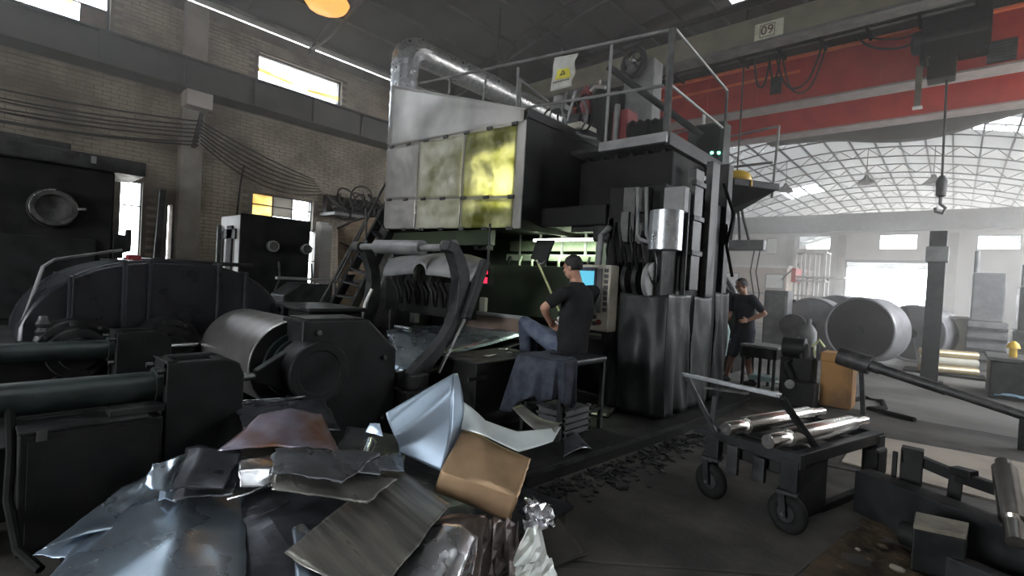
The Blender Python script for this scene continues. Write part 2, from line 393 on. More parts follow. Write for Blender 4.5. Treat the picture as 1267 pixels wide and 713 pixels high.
w4=win_frame('window_4',4.37,5.8,2.45,3.18,(4.86,5.32),(2.68,2.93),t=.02)
pane(w4,4.37,4.86,2.45,3.18,'amber_film',label='yellowed pane'); pane(w4,4.86,5.32,2.7,3.18,'grey_film',label='grimy pane'); pane(w4,4.86,5.32,2.45,2.7); pane(w4,5.32,5.8,2.45,3.18)
w5=win_frame('window_5',5.62,5.95,1.0,2.45,(),(1.7,),t=.02); pane(w5,5.62,5.95,1.0,2.45)

# far end wall with its roller door opening and high windows
FH=[(-5.0,-.75,0,3.72),(-7.7,-5.9,4.5,5.42),(-3.5,-1.7,4.5,5.42),(.72,2.42,4.5,5.3),(-10.9,-10.2,4.55,5.3),(-9.6,-8.9,4.2,5.3),(-11.6,-11.1,4.9,5.6)]
mb=MB(); wall_grid(lambda a,b,c,d: mb.box((a,YF,c),(b,YF+.3,d)), XL,XR,0,6.6, FH); wf=struct(mb,'wall_far','far_wall_plaster')
for x in (-8.3,-5.5,-.4,3.2):
    mb=MB(); mb.box((x,YF-.18,0),(x+.4,YF,5.4)); part(mb,'pillar','pillar_concrete',wf)
mb=MB(); mb.box((XL,YF-.7,5.55),(XR,YF-.15,6.62)); struct(mb,'trim_2','worn_grey_paint',bevel=.02)
for i,h in enumerate(FH[1:6]):
    x0,x1,z0,z1=h; mb=MB(); t=.06
    mb.box((x0,YF+.1,z0),(x0+t,YF+.16,z1)); mb.box((x1-t,YF+.1,z0),(x1,YF+.16,z1)); mb.box((x0,YF+.1,z0),(x1,YF+.16,z0+t)); mb.box((x0,YF+.1,z1-t),(x1,YF+.16,z1))
    o=struct(mb,'window_%d'%(6+i),'worn_grey_paint')
    mb=MB(); mb.box((x0,YF+.12,z0),(x1,YF+.126,z1)); part(mb,'pane','window_glass',o)
mb=MB(); mb.box((-5.1,YF-.08,3.72),(-.65,YF-.02,3.9)); mb.box((-5.12,YF-.08,0),(-5.0,YF-.02,3.72)); mb.box((-.75,YF-.08,0),(-.63,YF-.02,3.72))
d1=struct(mb,'door_1','worn_grey_paint')
for k in range(3):
    mb=MB(); mb.box((-5.0,YF+.02,3.6-k*.1),(-.75,YF+.05,3.69-k*.1)); part(mb,'shutter_slat','worn_grey_paint',d1)
# right and rear walls (behind or beside the camera) ; their unseen openings are added to let daylight in
RH=[(10,15.5,2.6,5.4),(19,23,2.0,5.4),(26,30,2.0,5.4)]
mb=MB(); wall_grid(lambda a,b,c,d: mb.box((XR,a,c),(XR+.3,b,d)), YR,YE,0,6.86, RH); struct(mb,'wall_right','far_wall_plaster')
BH=[(-6.5,-1.5,0,4.2)]
mb=MB(); wall_grid(lambda a,b,c,d: mb.box((a,YR-.3,c),(b,YR,d)), XL,XR,0,8.6, BH); struct(mb,'wall_rear','mortar')

# roof: dark metal sheets near, clear sheets far
NX=36
def roof_strip(y0,y1,x0=XL-.35,x1=XR+.2):
    mb=MB(); n=max(2,int(NX*(x1-x0)/16.5))
    mb.grid(lambda u,v: Vector((x0+(x1-x0)*u, y0+(y1-y0)*v, roof_z(x0+(x1-x0)*u))), n, max(1,int((y1-y0)/1.5))); return mb
def roof_holes(x0,x1,y0,y1,holes):
    mb=MB()
    def mk(a,b,c,d):
        n=max(1,int((b-a)/.45)); mb.grid(lambda u,v: Vector((a+(b-a)*u, c+(d-c)*v, roof_z(a+(b-a)*u))), n, 1)
    wall_grid(mk,x0,x1,y0,y1,holes); return mb
YN=16.0
SK=[(-9.2,-8.5,-4,.6),(-1.6,-.9,-3,2.2),(1.2,1.9,-2,4.0),(-4.45,-4.05,11.75,12.5)]
mb=roof_holes(XL-.05,XR+.2,YR,YN,SK); ceil=struct(mb,'ceiling','dark_metal_roof',solid=.02)
for a,b,c,d in SK:
    mb=MB(); mb.grid(lambda u,v: Vector((a+(b-a)*u,c+(d-c)*v,roof_z(a+(b-a)*u)+.01)),4,4); part(mb,'skylight_panel','skylight_sheet',ceil)
SK2=[(.2,1.7,23.6,25.4),(-8.6,-6.6,34.6,37.5)]
mb=roof_holes(XL-.35,XR+.2,YN,YE,SK2); part(mb,'roof_sheets','clear_roof_sheet',ceil)
for a,b,c,d in SK2:
    mb=MB(); mb.grid(lambda u,v: Vector((a+(b-a)*u,c+(d-c)*v,roof_z(a+(b-a)*u)+.01)),4,4); part(mb,'skylight_panel','skylight_sheet',ceil)
# arched trusses and purlins
def truss(y):
    mb=MB(); n=30; dx=(XR-XL)/n; pr=None
    for i in range(n+1):
        x=XL+dx*i; zt=roof_z(x)-.1; zb=zt-.42*min(1,min(i,n-i)/3+.25); p=(Vector((x,y,zt)),Vector((x,y,zb)))
        if pr:
            mb.bar(pr[0],p[0],.05); mb.bar(pr[1],p[1],.05); mb.bar(pr[0] if i%2 else pr[1], p[1] if i%2 else p[0], .028)
        pr=p
    return part(mb,'roof_truss','roof_steel',ceil)
for y in (-5,1,5.5,9.6,17.2,20.6,24.2,27.8,31.4,35,39,44,50,56): truss(y)
for i in range(19):
    x=XL+.2+i*(XR-XL-.4)/18
    mb=MB(); mb.box((x-.03,YR,roof_z(x)-.1),(x+.03,YE,roof_z(x)-.02)); part(mb,'purlin','roof_steel',ceil)
# dark cloth sagging under the far roof
def cloth(u,v):
    x=-5.2+u*9.2; y=17.2+v*2.2
    return Vector((x,y,6.72+.55*(u-.45)**2-.5*v*math.sin(PI*min(1,u*1.7))*.6+.16*math.sin(u*9)*(.4+v)+.25*u))
mb=MB(); mb.grid(cloth,40,8); tag(part(mb,'shade_cloth','tarp_black',solid=.006),'dark shade cloth sagging in folds under the clear roof','cloth')

# haze: a thick far body and a thinner layer under the near roof
def haze_mat(name,dens,aniso):
    hz=bpy.data.materials.new(name); hz.use_nodes=True; nt=hz.node_tree; nt.nodes.remove(nt.nodes['Principled BSDF'])
    vs=nt.nodes.new('ShaderNodeVolumeScatter'); vs.inputs['Density'].default_value=dens; vs.inputs['Anisotropy'].default_value=aniso
    vs.inputs['Color'].default_value=(1,.985,.965,1); nt.links.new(vs.outputs[0],nt.nodes['Material Output'].inputs['Volume']); MATS[name]=hz
haze_mat('far_haze',HAZE,ANISO); haze_mat('roof_haze',HAZE2,.2); haze_mat('low_haze',HAZE3,ANISO)
mb=MB(); mb.box((XL+.25,6.6,.02),(XR-.02,15.78,4.6)); tag(part(mb,'haze','low_haze'),'low smoke haze drifting between the mill and the big drums','haze',kind='stuff')
mb=MB(); mb.box((XL+.25,15.8,.02),(XR-.02,YF-.2,6.7)); tag(part(mb,'haze','far_haze'),'bright smoke haze filling the far right half of the hall','haze',kind='stuff')
mb=MB(); mb.box((XL+.25,-1.5,2.7),(XR-.02,6.58,6.7)); tag(part(mb,'haze','roof_haze'),'thin smoke haze hanging under the near dark roof','haze',kind='stuff')
# daylight portals at the end door and the added side and rear openings
portal('added_rear_daylight',(-4.0,YR-.31,2.1),(rad(90),0,0),5,4.2)
portal('end_door_daylight',(-2.9,YF+.35,1.86),(rad(-90),0,0),4.3,3.7)
portal('added_side_daylight',(XR+.32,12.75,4.0),(0,rad(90),0),2.8,5.5)
for y in (21,28): portal('added_side_daylight',(XR+.32,y,3.7),(0,rad(90),0),3.4,4)
# ================================================================ LEFT SIDE: coiler, gear case, cylinders
def V(*a): return Vector(a)
# ---- big gear case along Y
AX,AZ=1.74,.757        # coil axis: Y and Z
t=thing('gear_case',(-5.75,1.0,0),'long black humped gear case with ribs behind the hydraulic cylinders','gearbox')
def hump(y0,y1,yc0=.28,yc1=2.3,z0=.86,z1=1.5,p=2.6):
    return lambda y: z0+(z1-z0)*max(0,1-abs((y-(yc0+yc1)/2)/((yc1-yc0)/2))**p)**(1/1.7)
hz_=hump(0,0)
mb=MB(); ys=[.285+.0403*i for i in range(51)]; top=[(y,hz_(y)) for y in ys]
mb.add([V(-5.25,y,z) for y,z in top]+[V(-6.3,y,z) for y,z in top]+[V(-5.25,y,.8) for y,z in top]+[V(-6.3,y,.8) for y,z in top],
       [(i,i+51,i+52,i+1) for i in range(50)]+[(i,i+1,i+103,i+102) for i in range(50)]+[(i+51,i+153,i+154,i+52) for i in range(50)]+[(0,102,153,51),(50,101,203,152)],True)
part(mb,'upper_cover','gear_case_paint',t,bevel=.03)
for y in (.56,.9,1.08,1.62,1.86,2.24):
    mb=MB(); zt=hz_(y)
    mb.box((-5.25,y,.8),(-5.21,y+.035,zt-.04)); mb.box((-6.3,y,zt-.06),(-5.21,y+.035,zt+.022)); part(mb,'rib','gear_case_paint',t,bevel=.012)
mb=MB(); mb.box((-6.45,.1,.0),(-5.1,2.45,.78)); mb.box((-6.5,.02,.76),(-5.02,2.52,.83)); part(mb,'lower_case','oily_black',t,bevel=.012)
for y in (.62,1.22,1.78):
    mb=MB(); mb.lathe((-5.3,y,.74),(1,0,0),[(0,.27),(.16,.27),(.2,.25),(.2,.2),(.26,.19),(.26,.13),(.3,.12)],28); part(mb,'bearing_cover','worn_black_steel',t)
    for k in range(8):
        a=k*PI/4+.2; mb=MB(); mb.cyl((-5.1,y+.23*math.cos(a),.74+.23*math.sin(a)),(-5.075,y+.23*math.cos(a),.74+.23*math.sin(a)),.014,6); part(mb,'bolt','dark_steel',t)
mb=MB(); mb.lathe((-5.15,.42,.83),(0,0,1),[(0,.05),(.05,.05),(.05,.035),(.08,.05),(.11,.035),(.14,.05),(.17,.035),(.2,.03)],14); part(mb,'breather','dark_steel',t)
mb=MB(); mb.tube([(-5.3,.3,.9),(-5.35,.42,1.4),(-5.5,.5,1.46),(-5.9,1.0,1.58)],.013); part(mb,'oil_pipe','grey_steel',t)
mb=MB(); mb.box((-5.6,.98,1.49),(-5.5,1.08,1.54)); part(mb,'fill_plug','red_tank',t,bevel=.008)
mb=MB(); mb.box((-5.7,1.12,1.48),(-5.4,2.0,1.52)); part(mb,'inspection_cover','worn_black_steel',t,bevel=.006)
# ---- coiler: drive hub, coil, bearing, support block
t=thing('coiler_drum',(-4.5,AX,0),'drum of wound bright steel strip with a black bearing cap in front','coil')
mb=MB(); mb.lathe((-4.84,AX,AZ),(1,0,0),[(0,.12),(.0,.34),(.005,.345),(1.06,.345),(1.065,.34),(1.065,.13)],64); part(mb,'steel_strip_coil','coil_steel',t)
mb=MB(); mb.lathe((-3.774,AX,AZ),(1,0,0),[(0,.335),(.006,.335),(.006,.23),(0,.23)],48,cap=False); part(mb,'coil_side','oily_black',t)
mb=MB(); mb.lathe((-3.77,AX,AZ),(1,0,0),[(0,.25),(.03,.245),(.03,.19),(.06,.18),(.06,.215),(.09,.215),(.1,.15),(.16,.15)],40); part(mb,'mandrel_collar','green_black_paint',t)
mb=MB(); mb.lathe((-5.14,AX,AZ),(1,0,0),[(0,.25),(.08,.26),(.12,.22),(.2,.22),(.22,.27),(.28,.27),(.3,.2)],36); part(mb,'drive_hub','dark_steel',t)
mb=MB(); mb.lathe((-3.62,AX,AZ),(1,0,0),[(0,.2),(.02,.225),(.24,.225),(.25,.215),(.25,.16),(.244,.155),(.244,.02)],48); part(mb,'bearing_cap','black_paint',t)
mb=MB(); mb.hexa([V(-3.6,1.36,.70),V(-3.52,1.36,.70),V(-3.52,1.36,.78),V(-3.6,1.36,.78)],[V(-3.6,1.56,.62),V(-3.52,1.56,.62),V(-3.52,1.56,.9),V(-3.6,1.56,.9)])
part(mb,'push_lug','black_paint',t,bevel=.008)
t=thing('support_block',(-3.55,2.05,0),'tall black chamfered steel block right behind the bearing cap','machine block')
pl=[(1.68,0),(2.48,0),(2.48,.86),(2.2,1.12),(1.66,1.12),(1.66,.9)]
mb=MB(); mb.prism([V(-3.86,y,z) for y,z in pl],(.36,0,0)); part(mb,'housing','black_paint',t,bevel=.016)
mb=MB(); mb.box((-3.84,1.7,1.12),(-3.53,2.16,1.132)); part(mb,'top_plate','worn_black_steel',t,bevel=.004)  # thin top plate, lighter than the block
for y,z in ((1.78,1.03),(2.36,.8),(2.36,.3)):
    mb=MB(); mb.cyl((-3.5,y,z),(-3.48,y,z),.02,6); part(mb,'bolt','dark_steel',t)
t=thing('cover_box',(-5.1,2.55,0),'low black cover box with a grey lid behind the steel coil','box')
mb=MB(); mb.box((-5.6,2.3,0),(-4.75,2.9,1.07)); part(mb,'body','oily_black',t,bevel=.02)
mb=MB(); mb.box((-5.64,2.28,1.07),(-4.72,2.93,1.11)); part(mb,'lid','worn_black_steel',t,bevel=.012)
# ---- hydraulic cylinders pushing along Y
def ram(x,y0,yh0,yh1,rod1,z,r,name,label):
    t=thing(name,(x,yh0,0),label,'hydraulic cylinder','hydraulic cylinders along the coiler')
    mb=MB(); mb.lathe((x,y0,z),(0,1,0),[(0,r*1.02),(.04,r*1.02),(.04,r),(yh0-y0-.03,r),(yh0-y0-.03,r*1.25),(yh0-y0,r*1.25)],32); part(mb,'barrel','green_black_paint',t)
    w=.17; h0=z+r+.07
    pl=[(yh0,0),(yh1,0),(yh1,h0-.1),(yh1-.03,h0-.03),(yh1-.1,h0),(yh0,h0)]
    for s in (-1,1):
        mb=MB(); xx=x+s*w*.8; mb.prism([V(xx-.035,y,zz) for y,zz in pl],(.07,0,0)); part(mb,'side_cheek','black_paint',t,bevel=.008)
    mb=MB(); mb.box((x-w*.8,yh0+.02,0),(x+w*.8,yh1-.03,h0-.14)); part(mb,'bearing_block','oily_black',t)
    mb=MB(); mb.box((x-w,yh0,h0-.14),(x+w,yh0+.06,h0)); mb.box((x-w*.9,yh1-.13,h0-.12),(x+w*.9,yh1-.06,h0-.015)); part(mb,'end_plate','black_paint',t,bevel=.006)
    for sx in (-1,1):
        for zz in (z+r*1.2,z-r*1.2):
            mb=MB(); mb.cyl((x+sx*w*.75,yh0-.04,zz),(x+sx*w*.75,yh0,zz),.017,6); part(mb,'bolt','dark_steel',t)
    mb=MB(); mb.cyl((x,yh1,z-.005),(x,rod1,z-.005),.026,20); part(mb,'piston_rod','bright_steel',t)
    mb=MB(); mb.lathe((x,rod1-.02,z-.005),(0,1,0),[(0,.03),(.0,.04),(.08,.04),(.08,.03),(.12,.03)],16); mb.cyl((x,rod1+.02,z),(x,rod1+.02,z+.08),.012,8); part(mb,'rod_eye','worn_black_steel',t)
    return t
ram(-3.56,.02,.81,1.235,1.42,.745,.088,'hydraulic_cylinder','near hydraulic cylinder with dark green barrel above black cabinet')
ram(-4.92,-.1,.80,1.16,1.42,.785,.075,'hydraulic_cylinder.001','far hydraulic cylinder with dark green barrel in front of gear case')
t=thing('steel_bed',(-4.2,.4,0),'black steel bed frame between the two hydraulic cylinders','machine bed')
mb=MB(); mb.box((-4.7,-.3,0),(-3.85,1.2,.42)); part(mb,'bed','oily_black',t,bevel=.01)
mb=MB(); mb.box((-4.6,.05,.58),(-4.5,.95,.63)); mb.box((-4.6,.05,.3),(-4.56,.1,.6)); mb.box((-4.6,.9,.3),(-4.56,.95,.6)); part(mb,'pipe_rail','worn_black_steel',t,bevel=.006)
mb=MB(); mb.tube([(-4.45,-.2,.5),(-4.4,.3,.52),(-4.35,.7,.5),(-4.3,1.1,.4)],.018); part(mb,'oil_hose','rubber',t)
# ---- cabinet in front of the near cylinder
t=thing('control_cabinet',(-3.42,.45,0),'low black cabinet with dusty top edge at the left edge of the scrap pile','cabinet')
mb=MB(); mb.box((-3.56,.2,.02),(-3.3,.78,.62)); part(mb,'body','oily_black',t,bevel=.008)
mb=MB(); mb.box((-3.57,.195,.62),(-3.295,.72,.634)); part(mb,'lid','worn_black_steel',t,bevel=.004)
mb=MB(); mb.box((-3.5,.55,.634),(-3.36,.8,.67)); part(mb,'cable_box','worn_black_steel',t,bevel=.004)
mb=MB(); mb.box((-3.3,.26,.58),(-3.292,.3,.632)); part(mb,'latch','dark_steel',t,bevel=.003)
mb=MB(); mb.box((-3.3,.23,.05),(-3.294,.76,.585)); part(mb,'door','oily_black',t,bevel=.003)
mb=MB(); mb.tube([at(12,500,X=-3.5),at(14,560,X=-3.42),at(10,620,X=-3.35),at(22,680,X=-3.2),at(50,705,X=-3.05)],.02,8)
tag(part(mb,'hanging_hose','rubber'),'thick black hose running down beside the low black cabinet','hose')
mb=MB(); mb.box((-3.75,-.2,.0),(-3.4,.15,.3)); mb.box((-3.7,-.2,.3),(-3.5,.1,.36))
tag(part(mb,'concrete_kerb','concrete_block',None,bevel=.02),'grey concrete kerb block at the left edge beside the cabinet','block')
# ---- black press at far left with the porthole
t=thing('black_press',(-9.9,.4,0),'tall matt black press body with a round porthole against the brick wall','machine')
mb=MB(); mb.box((-10.6,-1.6,0),(-9.5,1.5,2.78)); part(mb,'body','oily_black',t,bevel=.03)
mb=MB(); mb.box((-10.5,-1.8,2.78),(-9.42,1.86,3.0)); mb.box((-10.4,-1.7,3.0),(-9.6,1.0,3.12)); part(mb,'top_beam','worn_black_steel',t,bevel=.02)
mb=MB(); mb.lathe((-9.5,.82,2.15),(1,0,0),[(0,.27),(.12,.27),(.16,.24),(.16,.19),(.09,.17),(.06,.0)],36); ph=part(mb,'porthole','dark_steel',t)
mb=MB(); mb.torus((-9.37,.82,2.15),(1,0,0),.235,.028,36,8); part(mb,'porthole_rim','bright_steel',ph)
mb=MB(); mb.bar((-9.36,1.03,2.16),(-9.36,1.16,2.18),.03); part(mb,'porthole_handle','grey_steel',ph)
mb=MB(); mb.prism([V(-9.6,1.5,1.5),V(-9.6,1.62,1.5),V(-9.6,1.62,1.58),V(-9.6,1.72,1.62),V(-9.6,1.72,1.95),V(-9.6,1.66,1.95),V(-9.6,1.66,1.86),V(-9.6,1.5,1.86)],(.15,0,0)); part(mb,'side_bracket','oily_black',t,bevel=.01)
mb=MB(); mb.box((-9.5,-.9,.6),(-9.46,1.3,1.75)); part(mb,'front_plate','black_paint',t,bevel=.01)
mb=MB(); mb.box((-9.46,1.2,2.86),(-9.4,1.26,2.96)); part(mb,'lamp_bracket','grey_steel',t)
t=thing('dark_machine',(-7.4,-.6,0),'rounded dark machine corner cut off by the left edge of the picture','machine')
mb=MB(); mb.box((-7.9,-1.6,0),(-6.95,-.06,1.42)); part(mb,'body','gear_case_paint',t,bevel=.07)
mb=MB(); mb.box((-7.8,-1.5,1.42),(-7.1,-.3,1.5)); part(mb,'cover','gear_case_paint',t,bevel=.02)
# ---- metal cabinet by the wall with two round gauges
t=thing('furnace_cabinet',(-9.5,3.7,0),'square metal cabinet with shiny side and two round gauges below the yellowed window','cabinet')
mb=MB(); mb.box((-10.0,3.12,.02),(-9.03,4.3,2.36)); part(mb,'body','hood_sheet',t,bevel=.012)
mb=MB(); mb.box((-9.03,3.1,.02),(-8.99,4.31,2.38)); part(mb,'front_panel','oily_black',t,bevel=.008)
mb=MB(); mb.box((-9.9,3.1,.9),(-9.82,3.12,2.1)); mb.box((-9.62,3.09,.7),(-9.36,3.12,2.18)); mb.box((-9.78,3.09,1.95),(-9.2,3.12,2.12)); part(mb,'side_mechanism','oily_black',t,bevel=.008)
mb=MB(); mb.box((-10.02,3.06,.8),(-9.96,3.12,2.2)); part(mb,'side_flange','dark_steel',t)
for y in (3.62,4.22):
    mb=MB(); mb.lathe((-8.99,y,1.86),(1,0,0),[(0,.1),(.08,.1),(.1,.08),(.1,.05)],20); g=part(mb,'gauge','dark_steel',t)
    mb=MB(); mb.torus((-8.9,y,1.86),(1,0,0),.085,.016,20,6); part(mb,'gauge_rim','worn_grey_paint',g)
    mb=MB(); mb.tube([(-8.95,y+.12,1.6),(-8.92,y+.14,1.3),(-8.95,y+.05,1.0)],.02); part(mb,'pipe','dark_steel',t)
mb=MB(); mb.box((-9.0,3.3,.6),(-8.8,3.9,.95)); part(mb,'control_tray','oily_black',t,bevel=.01)
# ---- low grey machine and long rail behind the coil
t=thing('shear_machine',(-8.0,4.2,0),'small grey guarded machine on a bench behind the coil','machine')
a=at(350,390,X=-7.6); b=at(412,352,X=-7.6)
mb=MB(); mb.prism([V(-7.6,a.y,.5),V(-7.6,b.y,.5),V(-7.6,b.y,b.z),V(-7.6,a.y+.25,b.z),V(-7.6,a.y,a.z+.3)],(-.5,0,0)); part(mb,'guard','worn_black_steel',t,bevel=.02)
mb=MB(); mb.box((-8.2,a.y-.05,0),(-7.5,b.y+.1,.8)); part(mb,'base','oily_black',t,bevel=.02)
mb=MB(); mb.box((-7.7,a.y-.1,b.z+.05),(-7.62,b.y+1.2,b.z+.09)); part(mb,'guide_rail','grey_steel',t)
t=thing('wall_partition',(-9.2,5.6,0),'brown board partition with an arched top edge beside the stair','partition')
P0=at(424,350,Y=5.4); P1=at(478,350,Y=5.9)
mb=MB(); poly=[at(418,390,Y=5.5),at(480,390,Y=6.0),at(480,267,Y=6.0),at(455,269,Y=5.9),at(434,275,Y=5.7),at(418,283,Y=5.5)]
mb.prism(poly,(-.03,.04,0)); part(mb,'board','wood_board',t)
mb=MB(); mb.tube([p+V(.02,-.03,0) for p in poly[2:]],.02,8); part(mb,'top_edge','dark_steel',t)
mb=MB(); mb.bar(at(420,300,Y=5.5),at(470,322,Y=5.9),.03); part(mb,'brace','dark_steel',t)
mb=MB(); mb.box((-10.1,4.95,0),(-9.92,5.15,2.5)); mb.box((-9.92,4.95,0),(-9.86,5.2,2.45))
tag(part(mb,'pale_board','white_paint',None,bevel=.01),'pale upright board leaning beside the bright window strip','board')
# tangled cables on the wall shelf
t=thing('cable_shelf',(-11.6,6.6,2.85),'wall shelf heaped with tangled black cables beside the lower window','shelf')
mb=MB(); mb.box((-11.98,5.95,2.85),(-11.2,7.6,2.92)); part(mb,'shelf_board','dark_steel',t)
mb=MB()
for k in range(26):
    c=V(-11.55+random.uniform(-.15,.2),random.uniform(6.05,7.45),2.98+random.uniform(0,.45)); ax=V(random.gauss(0,1),random.gauss(0,1),random.gauss(0,1))
    mb.torus(c,ax,random.uniform(.12,.28),.022,16,5)
part(mb,'cable_coil','cable_black',t,kind='stuff')
mb=MB(); mb.box((-11.9,5.98,2.9),(-11.7,7.5,3.38)); part(mb,'back_box','oily_black',t,bevel=.02)
# upright pipe on the wall
mb=MB(); mb.bar((XL+.25,2.52,.9),(XL+.25,2.60,2.9),.09,.1); tag(part(mb,'upright_channel','dark_steel',None),'dark upright steel channel leaning on bricks beside the bright slot','steel bar')
# sagging cables on the wall
names=['topmost','second','third','fourth','fifth','sixth','lowest']
for k in range(7):
    p0=at(-30,104+k*7+ (k%2)*4,X=XL+.3); p1=at(246,150+k*5,X=XL+.45); pts=[]
    for i in range(15):
        u=i/14; p=p0.lerp(p1,u); p.z-=4*u*(1-u)*(.05+.02*(k%3)); pts.append(p)
    mb=MB(); mb.tube(pts,.016,6); tag(part(mb,'wall_cable','cable_black'),f'{names[k]} of the seven sagging cables left of the concrete pillar','cable','cables sagging along the brick wall, left run')
for k in range(7):
    p0=at(248,150+k*4.5,X=XL+.45); p1=at(388+k*2,222+k*3,X=XL+.3); pts=[]
    for i in range(15):
        u=i/14; p=p0.lerp(p1,u); p.z-=4*u*(1-u)*(.06+.05*k); pts.append(p)
    mb=MB(); mb.tube(pts,.015,6); tag(part(mb,'wall_cable','cable_black'),f'{names[k]} of the seven sagging cables right of the concrete pillar','cable','cables sagging along the brick wall, right run')
t=thing('cable_bracket',(XL+.4,3.2,4.1),'dark slanted steel bracket on pillar holding the sagging cables','bracket')
mb=MB(); mb.bar(at(250,140,X=XL+.47),at(239,183,X=XL+.4),.1,.06); part(mb,'arm','dark_steel',t)
for k in range(7):
    mb=MB(); p=at(248-k*1.2,150+k*5,X=XL+.47); mb.box(p-V(.03,.04,.02),p+V(.05,.04,.02)); part(mb,'insulator','worn_black_steel',t)
mb=MB(); mb.tube([at(302,206,X=XL+.15),at(298,225,X=XL+.1),at(293,268,X=XL+.08)],.02,6); tag(part(mb,'drop_cable','cable_black'),'single black cable dropping down the bricks to the square cabinet','cable')
# amber lamp near the eave
t=thing('amber_lamp',at(404,6,Y=5.0),'amber glowing lamp with clouded bowl hanging below dark roof','lamp')
c=at(404,8,Y=5.0)
mb=MB(); mb.lathe(c+V(0,0,-.14),(0,0,1),[(0,.02),(.0,.1),(.1,.38),(.2,.46),(.26,.46)],12); part(mb,'bowl','amber_lamp',t)
mb=MB(); mb.lathe(c+V(0,0,.12),(0,0,1),[(0,.48),(.06,.46),(.2,.14),(.35,.1)],14); mb.cyl(c+V(0,0,.45),V(c.x,c.y,roof_z(c.x)),.02,8); part(mb,'cap','dark_steel',t)
# ================================================================ SCRAP SHEETS
def sheet(name,label,mat,q,fold=(),amp=.008,nz=3.,tear=.012,n=(18,18),group='scrap steel sheets in the heap',bow=0.,th=.004,curl=0):
    """q: four 3D corners (near-left, near-right, far-right, far-left); fold: (axis, pos, rise) creases"""
    q=[Vector(p) for p in q]; sd=random.random()*50
    nn=(q[1]-q[0]).cross(q[3]-q[0]).normalized()
    if nn.z<0: nn=-nn
    L1=(q[1]-q[0]).length; L2=(q[3]-q[0]).length; tear*=min(1,min(L1,L2)/.45); amp*=min(1,min(L1,L2)/.4)
    def fn(u,v):
        eu=u; ev=v
        if tear:
            if u in (0,1): eu=u+(tear/L1)*(noise.noise((v*3,sd,3.))*1.6+noise.noise((v*14,sd,3.))*.5)
            if v in (0,1): ev=v+(tear/L2)*(noise.noise((u*3,sd,7.))*1.6+noise.noise((u*14,sd,7.))*.5)
        p=(q[0]*(1-eu)+q[1]*eu)*(1-ev)+(q[3]*(1-eu)+q[2]*eu)*ev
        h=amp*noise.noise((u*nz*.55,v*nz*.55,sd))*1.6+amp*.16*noise.noise((u*nz*2.2,v*nz*2.2,sd))*1.6
        for ax,pos,r in fold:
            a=u if ax=='u' else v; h+=r*max(0,1-abs(a-pos)/max(pos,1-pos))
        h+=bow*4*u*(1-u)
        if curl: h+=curl*max(0,(v-.7)/.3)**2
        return p+nn*h
    mb=MB(); mb.grid(fn,*n)
    o=part(mb,name,mat,None,solid=th); return tag(o,label,'metal sheet',group)
def A(x,y,z): return at(x,y,Z=z)
def Dp(x,y,d): return at(x,y,D=d)
# bottom layers
sheet('scrap_sheet','big blue grey scrap sheet at bottom left edge of heap','sheet_blue',[A(40,735,.12),A(300,760,.12),A(305,607,.24),A(120,640,.2)],fold=(('u',.62,.05),),amp=.02,nz=2.2,n=(28,28),bow=.03)
sheet('scrap_sheet','long blue grey sheet sloping behind biggest bottom left sheet','sheet_blue',[A(52,682,.16),A(190,640,.22),A(215,585,.3),A(150,606,.28)],amp=.02,fold=(('u',.5,.02),))
sheet('scrap_sheet','crumpled pale flap poking out below the low black cabinet','sheet_pale_blue',[A(40,688,.12),A(95,690,.15),A(125,635,.2),A(70,668,.16)],amp=.02,nz=5,tear=.03)
sheet('scrap_sheet','dark scrap sheet with lengthwise crease in middle of bottom edge','sheet_dark',[A(300,735,.08),A(372,735,.08),A(362,618,.2),A(300,618,.2)],amp=.012,fold=(('v',.45,.02),))
sheet('scrap_sheet','narrow blue strip bent beside the large brown grey sheet','sheet_blue',[A(368,740,.12),A(460,740,.12),A(420,615,.2),A(358,616,.22)],amp=.012,fold=(('u',.18,.04),))
sheet('scrap_sheet','dark plain sheet lying between blue strip and jagged sheets','sheet_dark',[A(300,640,.2),A(380,640,.2),A(440,598,.24),A(300,596,.26)],amp=.016)
sheet('scrap_sheet','large scuffed brown grey sheet lying diagonally in the front of heap','sheet_scuffed',[A(352,684,.2),A(455,752,.16),A(557,628,.26),A(487,577,.32)],amp=.006,fold=(('v',.72,.018),),n=(28,32),tear=.02)
sheet('scrap_sheet','dark brown sheet showing under right edge of brown grey sheet','foil_brown',[A(480,735,.06),A(590,740,.05),A(600,640,.16),A(540,640,.2)],amp=.02,nz=4)
sheet('scrap_sheet','curved silver sheet beneath the right edge of brown grey sheet','sheet_silver',[A(478,728,.1),A(560,740,.07),A(590,668,.16),A(535,652,.2)],amp=.015,bow=.05,fold=(('v',.6,.03),))
sheet('scrap_sheet','crumpled silver foil strip beside the hanging brown foil','sheet_silver',[A(535,735,.08),A(580,738,.06),A(592,664,.16),A(565,664,.17)],amp=.03,nz=6,tear=.03)
